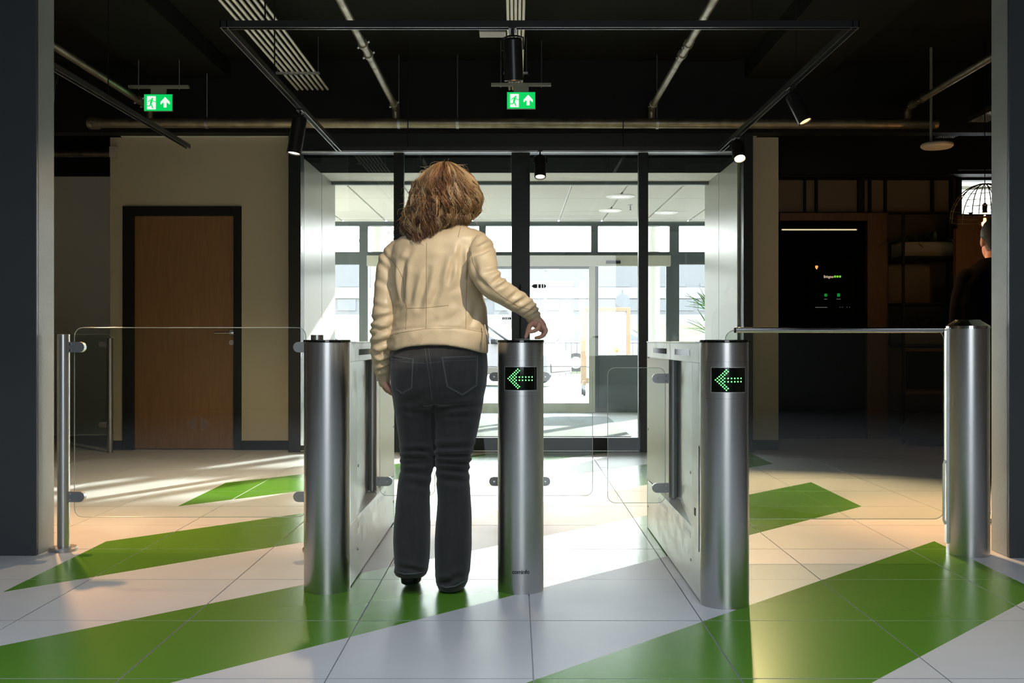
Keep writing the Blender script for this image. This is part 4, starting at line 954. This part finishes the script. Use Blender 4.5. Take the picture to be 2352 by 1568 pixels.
def crease(px, py, segs):
    """signed displacement from fold lines (x0,y0,x1,y1,width,depth)"""
    d = np.zeros(len(px))
    for x0, y0, x1, y1, w_, dep in segs:
        ax, ay = x1-x0, y1-y0; L2 = ax*ax+ay*ay; t = np.clip(((px-x0)*ax+(py-y0)*ay)/L2, 0, 1)
        qx, qy = px-(x0+t*ax), py-(y0+t*ay); dist = np.hypot(qx, qy); sg = (qx*ay-qy*ax)/math.sqrt(L2)
        fade = np.sin(PI*np.clip(t*.9+.05, 0, 1))**.6
        d += fade*(-dep*np.exp(-(dist/w_)**2)+dep*.8*np.exp(-((dist-w_*1.9)/(w_*1.1))**2))
    return d
class Surf:
    def __init__(s, co, fs): s.t = BVHTree.FromPolygons(co.tolist(), fs)
    def hit(s, px, py):
        d = P(px, py, 1.0)-Vector((0, 0, 1)); d.normalize(); r = s.t.ray_cast(Vector((0, 0, 1)), d); return r[0], r[1]
    def line(s, pts, r=.0011, off=.0004, step=4):
        out = []; segs = []
        for (x0, y0), (x1, y1) in zip(pts[:-1], pts[1:]):
            n = max(1, int(math.hypot(x1-x0, y1-y0)/step))
            for k in range(n+1): 
                h, nn = s.hit(x0+(x1-x0)*k/n, y0+(y1-y0)*k/n)
                if h is not None:
                    q = h+nn*off
                    if out and abs(q.y-out[-1].y) > .05: segs.append(out); out = []
                    if not out or (q-out[-1]).length > 1e-4: out.append(q)
        segs.append(out); b = B()
        for o in segs:
            if len(o) > 1: b.tube(o, r, n=6)
        return b
WY = 4.02
woman = empty('person', (-.325, WY, 0), 'person seen from behind in a cream leather jacket and black jeans, hand on the reader', 'person')
org = tuple(woman.location)
# ---- jeans
b = B()
pel = [(788, 905, 1114, .0, .115), (815, 897, 1119, .0, .125), (845, 895, 1120, -.01, .135), (880, 897, 1118, -.01, .14), (905, 900, 1113, -.005, .135), (925, 904, 1108, 0, .12)]
rows(b, pel, WY, p=2.4)
for l in ([(880, 899, 1006, -.005, .12), (910, 902, 1002, -.005, .118), (940, 905, 998, 0, .105), (980, 912, 998, .005, .095), (1020, 917, 997, .01, .082), (1050, 919, 996, .01, .075), (1075, 921, 993, .008, .072), (1110, 914, 988, .0, .074), (1150, 910, 987, -.01, .078), (1200, 907, 989, -.02, .083), (1250, 905, 987, -.03, .088), (1290, 906, 985, -.035, .092), (1316, 907, 980, -.035, .094)],
          [(880, 994, 1117, -.005, .12), (910, 994, 1112, -.005, .118), (940, 994, 1107, 0, .108), (980, 998, 1100, .002, .098), (1020, 1000, 1089, .0, .085), (1045, 1001, 1082, .0, .078), (1075, 1002, 1077, .0, .074), (1110, 1004, 1079, .0, .076), (1150, 1006, 1081, .0, .080), (1200, 1004, 1083, .0, .085), (1250, 1001, 1083, .0, .092), (1300, 999, 1080, .0, .096), (1335, 1003, 1073, .0, .098), (1347, 1006, 1068, .0, .098)]):
    rows(b, l, WY, p=2.2)
co, no, fs = union(b, .0065, 4)
px, py = proj(co); back = (no[:, 1] < .25).astype(float)
JF = [(920, 1036, 998, 1032, 5, .0045), (918, 1050, 998, 1050, 5, .006), (922, 1064, 1000, 1058, 5, .0045), (925, 1082, 990, 1090, 6, .003), (960, 1030, 998, 1048, 5, .004), (998, 1028, 1082, 1024, 6, .005), (1000, 1046, 1082, 1044, 5, .006), (1003, 1060, 1080, 1064, 5, .006), (1004, 1075, 1078, 1082, 6, .0045),
      (1005, 1098, 1070, 1106, 7, .003), (925, 943, 985, 946, 6, .003), (1008, 938, 1100, 930, 6, .0045), (1010, 955, 1090, 952, 6, .003), (985, 905, 930, 925, 9, .003), (992, 830, 1000, 925, 7, .006), (1000, 1345, 1070, 1318, 6, .004), (1003, 1330, 1040, 1340, 5, .004), (908, 1300, 975, 1312, 5, .004), (935, 1180, 945, 1290, 14, .003), (1045, 1150, 1030, 1300, 16, .004), (935, 1110, 985, 1118, 7, .0025)]
d_ = crease(px, py, JF)*back*1.6 + .0015*np.sin(px*.13+py*.02)*np.sin(py*.035)
# knee rings all the way around
co = co+no*d_[:, None]
low = np.clip((1.0-co[:, 2])*0+1, 0, 1)
jeans = mesh_obj('jeans', co, fs, M['denim'], woman, org)
S = Surf(co, fs)
for pts in ([(896, 817), (949, 825), (946, 891), (924, 904), (902, 888), (896, 817)], [(1015, 821), (1097, 818), (1095, 885), (1062, 907), (1027, 888), (1015, 821)]):
    b = S.line(pts, .0021, .0006); b2 = S.line([(x*.94+.06*((pts[0][0]+pts[1][0])/2), y*.94+.06*860) for x, y in pts], .0008, .0004); b.add(b2.v, b2.f)
    b3 = S.line([(pts[0][0]+1, pts[0][1]+8), (pts[1][0]-1, pts[1][1]+8)], .0009, .0004); b.add(b3.v, b3.f)
    cc = b.build('back_pocket', M['stitch'], jeans); cc.location = (-org[0], -org[1], -org[2])
b = B()
for pts in ([(976, 800), (981, 833), (987, 872), (992, 920)], [(984, 800), (989, 833), (994, 872)], [(902, 830), (975, 834)], [(985, 834), (1012, 830)], [(905, 950), (912, 1030)], [(1106, 960), (1084, 1035)]):
    q = S.line(pts, .0010, .0003); b.add(q.v, q.f)
cc = b.build('denim_seam', M['stitch'], jeans); cc.location = (-org[0], -org[1], -org[2])
# hems
for hem in ([(906, 1312), (930, 1318), (955, 1317), (979, 1313)], [(1004, 1343), (1025, 1349), (1045, 1346), (1070, 1333)]):
    q = S.line(hem, .0028, .0); 
    cc = q.build('hem', M['stitch'], jeans); cc.location = (-org[0], -org[1], -org[2])
# shoes
def shoe(x, y, z, tilt, name='shoe'):
    b = B(); R_ = Matrix.Rotation(tilt, 3, 'X'); rings = []
    for k, (yy, hw, h) in enumerate([(-.045, .022, .05), (-.03, .034, .075), (.0, .036, .095), (.05, .036, .09), (.11, .043, .06), (.16, .043, .045), (.20, .030, .035), (.215, .012, .025)]):
        ring = []
        for i in range(16):
            a = 2*PI*i/16; v = Vector((hw*math.cos(a), yy, h/2+h/2*math.sin(a)*(1 if math.sin(a) > 0 else 1))); ring.append(Vector((x, y, z))+R_ @ v)
        rings.append(ring)
    b.loft(rings); h = B(); h.loft([[Vector((x, y, z))+R_ @ Vector((hw*math.cos(a)*1.02, yy_+ry*math.sin(a), zz)) for a in [2*PI*i/20 for i in range(20)]] for zz, hw, ry, yy_ in ((-.012, .038, .125, .085), (.008, .040, .128, .085))])
    o = b.build('shoe', M['shoe'], woman, smooth=60); o.location = (-org[0], -org[1], -org[2])
    o2 = h.build('sole', M['black'], o)
vL = P(940, 1330, 3.99); shoe(vL.x, 3.985, .040, -.10)
vR = P(1038, 1345, 4.0); shoe(vR.x, 4.0, .012, 0)
# ---- jacket
def arm(pts, y_off=None): return [(*P(px_, py_, D_), r_) for px_, py_, D_, r_ in pts]
b = B()
tor = [(508, 985, 1052, .0, .055), (522, 968, 1078, .0, .07), (534, 942, 1100, .0, .085), (546, 918, 1112, .0, .098), (562, 902, 1116, .0, .108), (590, 896, 1114, .0, .118), (630, 899, 1106, .0, .122), (670, 905, 1108, .0, .120), (705, 908, 1117, .0, .117), (740, 906, 1121, .0, .122), (765, 900, 1123, -.002, .130), (790, 896, 1121, -.003, .134), (806, 895, 1121, -.003, .134)]
rows(b, tor, WY, p=2.35)
limb(b, arm([(915, 575, 4.02, .046), (893, 600, 4.02, .042), (883, 660, 4.01, .040), (880, 720, 4.0, .043), (876, 770, 4.01, .043), (875, 810, 4.03, .041), (878, 845, 4.05, .034), (881, 866, 4.06, .026), (882, 878, 4.07, .0245)]))
limb(b, arm([(1085, 552, 4.02, .050), (1103, 568, 3.98, .053), (1110, 600, 3.92, .055), (1116, 632, 3.87, .054), (1135, 660, 3.86, .050), (1163, 677, 3.89, .046), (1190, 694, 3.93, .043), (1212, 708, 3.96, .037), (1222, 722, 3.98, .031), (1227, 733, 3.985, .029)]))
co, no, fs = union(b, .0060, 5)
# arched hem: shift the lowest part up in the middle
xr = (co[:, 0]-P(1008, 800, WY).x)/.20; isT = (co[:, 2] < 1.02) & (np.abs(xr) < 1.02) & (co[:, 1] < 4.2)
px, py = proj(co); tors = (px > 893) & (px < 1123) & (py > 700)
k_ = np.clip((py-700)/100, 0, 1)*tors; co[:, 2] += k_*(.034*(1-np.clip(xr+.08, -1, 1)**2)-.010)
px, py = proj(co); back = (no[:, 1] < .3).astype(float)
JC = [(985, 620, 962, 705, 7, .006), (1043, 590, 1030, 650, 6, .006), (1060, 560, 1050, 612, 7, .005), (1012, 655, 992, 700, 7, .004), (928, 600, 924, 690, 6, .008), (1000, 735, 955, 762, 7, .0035), (1060, 715, 1010, 748, 9, .003), (945, 575, 930, 600, 6, .003), (1075, 560, 1050, 640, 8, .004), (950, 640, 940, 700, 8, .003), (925, 730, 900, 762, 7, .003), (1095, 700, 1080, 755, 8, .003), (1020, 600, 1000, 650, 9, .003), (1078, 575, 1074, 640, 4, .006), (903, 600, 912, 690, 4, .006), (1030, 670, 1065, 650, 8, .002),
      (846, 738, 902, 722, 5, .006), (848, 752, 896, 760, 5, .004), (849, 772, 902, 748, 5, .006), (852, 792, 900, 780, 5, .006), (856, 815, 900, 806, 5, .006), (852, 800, 880, 822, 4, .004), (862, 838, 898, 824, 4, .005), (868, 852, 896, 842, 4, .004), (855, 700, 895, 712, 6, .003), (862, 640, 900, 662, 6, .0025), (868, 600, 895, 625, 6, .0025), (872, 570, 892, 600, 5, .003),
      (1082, 588, 1132, 568, 5, .008), (1095, 562, 1120, 545, 5, .004), (1112, 628, 1146, 618, 5, .004), (1130, 652, 1156, 632, 5, .005), (1140, 662, 1165, 648, 4, .004), (1168, 690, 1192, 668, 5, .004), (1180, 700, 1212, 684, 5, .005), (1205, 722, 1236, 702, 3.5, .006), (1208, 731, 1240, 711, 3.2, .005), (1196, 710, 1228, 694, 4, .004), (1100, 640, 1125, 665, 6, .003), (1088, 600, 1096, 640, 7, .003)]
d_ = crease(px, py, JC)*back*1.35
d_ += .0012*np.sin(px*.11+2*np.sin(py*.05))*np.sin(py*.07+px*.03)
# hem band: a slightly raised band under a groove
g = (co[:, 2] < P(0, 760, WY).z)*tors; hemline = 762-10*np.clip(1-xr**2, 0, 1)
d_ += tors*(-.004*np.exp(-((py-hemline)/2.6)**2)+.0015*(py > hemline))*(np.abs(no[:, 2]) < .7)
co = co+no*d_[:, None]
jacket = mesh_obj('jacket', co, fs, M['leather'], woman, org)
S = Surf(co, fs); b = B()
for pts in ([(980, 557), (979, 640), (979, 707), (978, 754)], [(884, 584), (899, 597), (914, 616), (926, 640), (927, 668), (930, 690), (934, 708)], [(934, 708), (977, 707), (1030, 701)], [(1073, 620), (1071, 680), (1070, 754)],
            [(1080, 575), (1087, 605), (1100, 630), (1114, 646), (1133, 665), (1153, 681), (1175, 694), (1191, 704), (1210, 709), (1228, 711)], [(934, 708), (932, 757)], [(1058, 520), (1052, 545)],
            [(896, 770), (923, 763), (977, 755), (1040, 754), (1067, 755), (1112, 763)], [(1078, 572), (1085, 556), (1096, 540)]):
    q = S.line(pts, .0009, .0); b.add(q.v, q.f)
cc = b.build('jacket_seam', M['seam'], jacket); cc.location = (-org[0], -org[1], -org[2])
zb = B(); zb.tube([P(1113, 745, 3.93), P(1117, 770, 3.915), P(1120, 806, 3.91)], .0022, n=6); zb.tube([P(1118, 768, 3.90), P(1121, 790, 3.90)], [.004, .006], n=8)
cc = zb.build('zip_and_pull', M['clamp'], jacket); cc.location = (-org[0], -org[1], -org[2])
# collar
hc = P(1016, 440, 4.0)
b = B(); rr = []
for zz, r1 in ((1.462, .078), (1.49, .070), (1.505, .066)):
    rr.append([(P(1016, 500, 4.02).x+r1*math.cos(a), 4.03+r1*.9*math.sin(a), zz-.0*math.sin(a)) for a in [2*PI*i/32 for i in range(32)]])
rr += [[(x*.0+(x-P(1016, 500, 4.02).x)*.90+P(1016, 500, 4.02).x, (y-4.03)*.90+4.03, z) for x, y, z in r] for r in rr[::-1]]
b.loft(rr, cap=False); cc = b.build('collar', M['leather'], jacket, smooth=60); cc.location = (-org[0], -org[1], -org[2])
# ---- body: head, neck, hands (one mesh, the trunk runs inside the clothes)
b = B(); hx_, hy_, hz_ = P(1016, 440, 4.03); hz_ = 1.60
b.sphere((hx_, hy_-.01, hz_+.02), (.075, .092, .085), 24, 14); b.sphere((hx_, hy_+.025, hz_-.04), (.058, .070, .075), 20, 12)
b.tube([(hx_, hy_+.095, hz_+.01), (hx_, hy_+.112, hz_-.02), (hx_, hy_+.095, hz_-.032)], [.008, .013, .009], n=10)
b.sphere((hx_, hy_+.078, hz_-.062), (.022, .014, .009)); b.sphere((hx_, hy_+.07, hz_-.095), (.022, .02, .016))
for s_ in (-1, 1):
    b.sphere((hx_+s_*.077, hy_+.005, hz_-.012), (.008, .02, .032)); b.sphere((hx_+s_*.035, hy_+.074, hz_-.022), (.02, .012, .014))
limb(b, [(hx_, 4.03, 1.38, .06), (hx_, 4.025, 1.47, .052), (hx_, 4.02, 1.54, .052)])
nk = P(1008, 600, 4.02); b.sphere((nk.x, 4.02, 1.28), (.15, .085, .17)); b.sphere((nk.x, 4.02, 1.05), (.14, .085, .2)); b.sphere((nk.x, 4.02, .90), (.15, .09, .12))
for xs_, ya in ((P(950, 1000, WY).x, 4.02), (P(1040, 1000, WY).x, 4.02)): limb(b, [(xs_, ya, .88, .06), (xs_, ya, .5, .045), (xs_, ya-.01, .12, .032), (xs_, ya+.005, .07, .030)])
limb(b, arm([(915, 585, 4.02, .034), (885, 650, 4.01, .032), (880, 720, 4.0, .030), (877, 800, 4.03, .028), (881, 860, 4.06, .022), (883, 876, 4.07, .0205)]))
limb(b, arm([(1085, 560, 4.02, .034), (1112, 600, 3.93, .034), (1135, 660, 3.86, .032), (1190, 694, 3.93, .028), (1222, 722, 3.98, .021), (1231, 737, 3.985, .0205)]))
# right hand pinching a card on the reader
pal = [(1233, 736, 3.985, .021), (1240, 744, 3.985, .0215), (1245, 752, 3.985, .020)]
limb(b, arm(pal)); limb(b, arm([(1230, 738, 4.005, .017), (1240, 748, 4.01, .018)])); limb(b, arm([(1226, 738, 3.97, .015), (1232, 746, 3.965, .015)]))
fing = [[(1247, 750, 3.945, .0098), (1252, 757, 3.945, .0092), (1240, 769, 3.95, .0080), (1222, 774.5, 3.955, .0068)],
        [(1247, 751, 3.965, .0100), (1254, 758, 3.965, .0094), (1247, 771, 3.965, .0082), (1231, 776, 3.967, .0070)],
        [(1245, 752, 3.988, .0096), (1252, 761, 3.99, .0090), (1247, 771, 3.99, .0080), (1236, 776, 3.99, .0068)],
        [(1242, 752, 4.010, .0085), (1248, 762, 4.014, .0078), (1245, 770, 4.014, .0068), (1238, 774, 4.014, .0060)]]
for f in fing[1:]: limb(b, arm(f), n=12)
limb(b, arm([(1238, 745, 3.945, .0098), (1236, 754, 3.935, .0090), (1226, 760, 3.94, .0080), (1217, 762, 3.945, .0066)]), n=12)
limb(b, arm([(1226, 740, 3.965, .013), (1217, 748, 3.95, .0108), (1212, 761, 3.945, .0092), (1208, 773.5, 3.945, .0074)]), n=12)
# left hand, relaxed
limb(b, arm([(884, 876, 4.07, .020), (887, 886, 4.075, .019), (892, 894, 4.08, .017)])); limb(b, arm([(886, 882, 4.09, .015), (893, 894, 4.10, .015)]))
for k_, (dx_, dd) in enumerate(((0, 4.055), (1, 4.073), (2, 4.091), (2, 4.107))):
    limb(b, arm([(890, 891+k_, dd, .0098-.0007*k_), (896, 901+k_*.5, dd, .009-.0007*k_), (904, 905, dd, .0078-.0006*k_), (911, 902, dd, .0066-.0005*k_)]), n=12)
limb(b, arm([(884, 880, 4.05, .012), (889, 890, 4.035, .0100), (896, 899, 4.035, .0078)]), n=12)
co, no, fs = union(b, .0030, 3)
body = mesh_obj('body', co, fs, M['skin'], woman, org)
for s_ in (-1, 1):
    e = B(); e.sphere((hx_+s_*.031, hy_+.078, hz_-.012), .0115); o = e.build('eye', M['card'], body); o.location = (-org[0], -org[1], -org[2])
    e = B(); e.sphere((hx_+s_*.031, hy_+.087, hz_-.012), (.005, .003, .005)); o2 = e.build('iris', M['ink'], o)
e = B(); e.sphere((hx_, hy_+.091, hz_-.066), (.022, .006, .004)); e.sphere((hx_, hy_+.090, hz_-.073), (.018, .006, .004)); o = e.build('lips', mat('lips', (.4, .12, .10), .5), body); o.location = (-org[0], -org[1], -org[2])
rg = B().tube([P(1251, 760, 3.99)+Vector((.0098*math.cos(a)*.7, .0098*math.sin(a), .0098*math.cos(a)*.7)) for a in [2*PI*i/16 for i in range(17)]], .0012, n=6)
o = rg.build('ring', M['polish'], woman); o.location = (-org[0], -org[1], -org[2])
cd = B(); cd.box((P(1212, 776, 3.945).x, 3.955, 1.0055), (.086, .054, .0012), .35); cdo = cd.build('access_card', M['card'], label='white plastic card held on the reader of the middle turnstile', cat='card', smooth=0)
# ---- hair
SIL = [(371, 1008, 1036), (377, 996, 1048), (388, 984, 1064), (402, 968, 1080), (420, 953, 1093), (440, 945, 1101), (460, 943, 1103), (480, 935, 1098), (500, 927, 1084), (520, 925, 1068), (540, 927, 1045), (560, 934, 1018)]
sp_ = np.array(SIL, float)
def sil(py): return np.interp(py, sp_[:, 0], sp_[:, 1]), np.interp(py, sp_[:, 0], sp_[:, 2])
def hair_pt(az, rho, py):
    l, r = sil(py); D_ = 4.0; hw = (r-l)/2/F*D_; c_ = P((l+r)/2, py, D_)
    t = np.clip((py-372)/60.0, 0, 1); hd = .02+.105*math.sqrt(max(0, 1-(1-t)**2))
    if py > 470: hd *= 1-.25*min(1, (py-470)/70)
    yc = 4.015-.0*t-(.012 if py > 500 else 0)
    return Vector((c_.x+math.sin(az)*hw*rho, yc-math.cos(az)*hd*rho, c_.z))
b = B(); col = []
def hb(b, pts, r0, c0, fade=0):
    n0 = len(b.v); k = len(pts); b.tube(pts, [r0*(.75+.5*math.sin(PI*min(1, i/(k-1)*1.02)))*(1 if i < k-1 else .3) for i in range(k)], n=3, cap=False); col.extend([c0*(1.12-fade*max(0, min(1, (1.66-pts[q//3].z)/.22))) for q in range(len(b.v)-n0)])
mass = B(); rings = []
for py_ in list(range(376, 531, 11)): rings.append([tuple(hair_pt(a, .86, py_)) for a in [2*PI*i/30 for i in range(30)]])
rings = [r for r in rings]; mass.loft(rings)
# keep the mass off the face: push its front half back towards the head
mv = []
for x, y, z in mass.v: mv.append((x, min(y, 4.03) if z < 1.66 else min(y, 4.07), z))
mass.v = mv; hrng = np.random.RandomState(11)
hm0 = mat('hair_mass', (.060, .028, .013), .7, bump=(90, .8, (3, 3, .3)))
NCL = 330
for c_ in range(NCL):
    az0 = hrng.uniform(-1.0, 1.0)*2.35; rho0 = hrng.uniform(.78, 1.02); ph = hrng.uniform(0, 2*PI); wl_ = hrng.uniform(42, 78); am = hrng.uniform(.008, .023)*(1.3 if az0 > .4 else 1)
    sx_ = math.sin(az0); end = 548+hrng.uniform(-30, 14) if sx_ < .15 else (534 if sx_ < .5 else 516)+hrng.uniform(-18, 8)
    start = 372+abs(hrng.normal(0, 1))*26; 
    if hrng.rand() < .25: start = hrng.uniform(400, 470)
    if hrng.rand() < .3: end = min(end, start+hrng.uniform(80, 130))
    drift = hrng.uniform(-.22, .10); q_ = hrng.rand()
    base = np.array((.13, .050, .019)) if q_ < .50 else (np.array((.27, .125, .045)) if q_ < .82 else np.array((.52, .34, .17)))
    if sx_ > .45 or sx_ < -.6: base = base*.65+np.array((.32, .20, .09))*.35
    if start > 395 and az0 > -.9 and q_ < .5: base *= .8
    for k in range(20):
        off = hrng.normal(0, .038); dr = rho0*(1+hrng.normal(0, .015)); a_ = ph+hrng.normal(0, .10); pts = []; n = 17
        e_ = end+hrng.normal(0, 5); st = start+hrng.normal(0, 4)
        for i in range(n):
            t = i/(n-1); py_ = st+(e_-st)*t; g = min(1, t*2.2); taper = 1-.55*t**2
            az = az0+off*taper+drift*t; v = hair_pt(az, dr, max(371, py_)); wv = am*g*math.sin(2*PI*(py_-st)/wl_+a_); w2_ = am*.7*g*math.cos(2*PI*(py_-st)/wl_+a_*1.0)
            v += Vector((math.cos(az)*wv, math.sin(az)*wv-.0, 0))+Vector((math.sin(az)*w2_, -math.cos(az)*w2_, 0)); pts.append(v)
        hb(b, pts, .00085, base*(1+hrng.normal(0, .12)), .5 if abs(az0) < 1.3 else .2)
for k in range(150):    # loose flyaway hairs
    az0 = hrng.uniform(-1.8, 1.8); st = hrng.uniform(371, 500); v0 = hair_pt(az0, .97, st); d_ = Vector((math.sin(az0), -.2, hrng.uniform(-.9, .5))).normalized(); L_ = hrng.uniform(.02, .055); s2 = Vector((hrng.normal(), hrng.normal(), hrng.normal()))*.010
    hb(b, [v0+d_*L_*t+s2*math.sin(t*3)-Vector((0, 0, .02*t*t)) for t in (0, .25, .5, .75, 1)], .00035, np.array((.50, .34, .18)))
me = bpy.data.meshes.new('hair'); me.from_pydata([(x-org[0], y-org[1], z) for x, y, z in b.v], [], b.f)
at = me.color_attributes.new('tint', 'FLOAT_COLOR', 'POINT'); arr = np.ones((len(b.v), 4)); arr[:, :3] = np.clip(np.array(col), 0, 1); at.data.foreach_set('color', arr.ravel())
hm = mat('hair_strands', (.2, .1, .05), .40, spec=.5); N, L = nodes(hm); ca = N.new('ShaderNodeVertexColor'); ca.layer_name = 'tint'; L.new(ca.outputs[0], N['Principled BSDF'].inputs['Base Color'])
me.materials.append(hm); me.polygons.foreach_set('use_smooth', [True]*len(me.polygons))
hair = bpy.data.objects.new('hair', me); COL.objects.link(hair); hair.parent = woman
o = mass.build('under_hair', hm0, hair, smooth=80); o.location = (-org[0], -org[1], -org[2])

# ---- man in black at the right, half behind the pillar
MY = 5.55
man = empty('person', (sx(2290, MY), MY, 0), 'person in black clothing standing half hidden behind the right pillar', 'person')
mo = tuple(man.location); b = B()
rows(b, [(592, 2262, 2322, 0, .07), (602, 2245, 2340, 0, .09), (622, 2222, 2362, 0, .11), (650, 2202, 2382, 0, .12), (700, 2194, 2390, 0, .13), (800, 2198, 2384, 0, .125), (880, 2204, 2378, 0, .13), (930, 2206, 2374, 0, .13)], MY)
limb(b, arm([(2222, 640, 5.55, .06), (2207, 700, 5.56, .058), (2203, 780, 5.58, .052), (2212, 850, 5.66, .043), (2228, 890, 5.78, .036)])); limb(b, arm([(2362, 640, 5.55, .06), (2378, 700, 5.56, .058), (2384, 780, 5.58, .052), (2375, 850, 5.66, .043), (2352, 890, 5.78, .036)]))
co, no, fs = union(b, .010, 4); mesh_obj('sweater', co, fs, M['cloth'], man, mo)
b = B(); rows(b, [(900, 2208, 2374, 0, .12), (950, 2208, 2376, 0, .125)], MY)
for dx_ in (-42, 42): limb(b, arm([(2290+dx_, 940, MY, .09), (2290+dx_, 1060, MY+.01, .07), (2290+dx_, 1140, MY, .06), (2290+dx_, 1180, MY, .062)]))
co, no, fs = union(b, .010, 4); mesh_obj('trousers', co, fs, M['cloth'], man, mo)
b = B(); mx_ = mo[0]; b.sphere((mx_, MY, 1.585), (.078, .098, .10), 24, 14); b.sphere((mx_, MY+.03, 1.515), (.062, .075, .075), 20, 12); limb(b, [(mx_, MY, 1.35, .07), (mx_, MY, 1.42, .062), (mx_, MY, 1.50, .06)])
b.tube([(mx_, MY+.10, 1.575), (mx_, MY+.12, 1.54), (mx_, MY+.10, 1.53)], [.009, .014, .01], n=10)
for s_ in (-1, 1):
    b.sphere((mx_+s_*.08, MY+.005, 1.55), (.009, .02, .032))
    for dx_ in (0,): limb(b, [(mx_+s_*.17, MY+.22, .75, .027), (mx_+s_*.13, MY+.30, .72, .026)])
    for k in range(4): limb(b, [(mx_+s_*.13, MY+.29, .74-.018*k, .0095), (mx_+s_*.11, MY+.33, .735-.018*k, .009), (mx_+s_*.08, MY+.34, .73-.018*k, .007)], n=10)
    limb(b, [(mx_+s_*.14, MY+.27, .745, .012), (mx_+s_*.11, MY+.29, .765, .009)], n=10)
b.sphere((mx_, MY, 1.15), (.15, .09, .35)); 
for s_ in (-1, 1): limb(b, [(mx_+s_*.1, MY, .85, .06), (mx_+s_*.1, MY, .1, .035)]); limb(b, [(mx_+s_*.17, MY, 1.35, .04), (mx_+s_*.21, MY+.03, 1.0, .03), (mx_+s_*.17, MY+.22, .75, .026)])
b.add(*[(lambda q: (q.v, q.f))(B().cyl((mx_, MY, 1.2), (mx_, MY, 1.42), .1, n=16))][0])
co, no, fs = union(b, .006, 3); mesh_obj('body', co, fs, M['skin'], man, mo)
b = B(); b.sphere((mx_, MY-.012, 1.59), (.088, .102, .105), 24, 14); b.v = [(x, y, max(z, 1.56) if y > MY-.02 else z) for x, y, z in b.v]; o = b.build('hair', mat('dark_hair', (.02, .014, .01), .6, bump=(120, .8)), man, smooth=80); o.location = (-mo[0], -mo[1], 0)
for s_ in (-1, 1):
    b = B(); rings = []
    for yy, hw, h in [(-.06, .03, .06), (0, .042, .10), (.08, .045, .08), (.15, .05, .055), (.2, .03, .04)]: rings.append([(s_*.1+hw*math.cos(a), yy, .012+h/2+h/2*math.sin(a)) for a in [2*PI*i/14 for i in range(14)]])
    b.loft(rings); sh = b.build('shoe', M['shoe'], man, smooth=60); B().box((s_*.1, .07, .008), (.09, .28, .016)).build('sole', M['card'], sh)
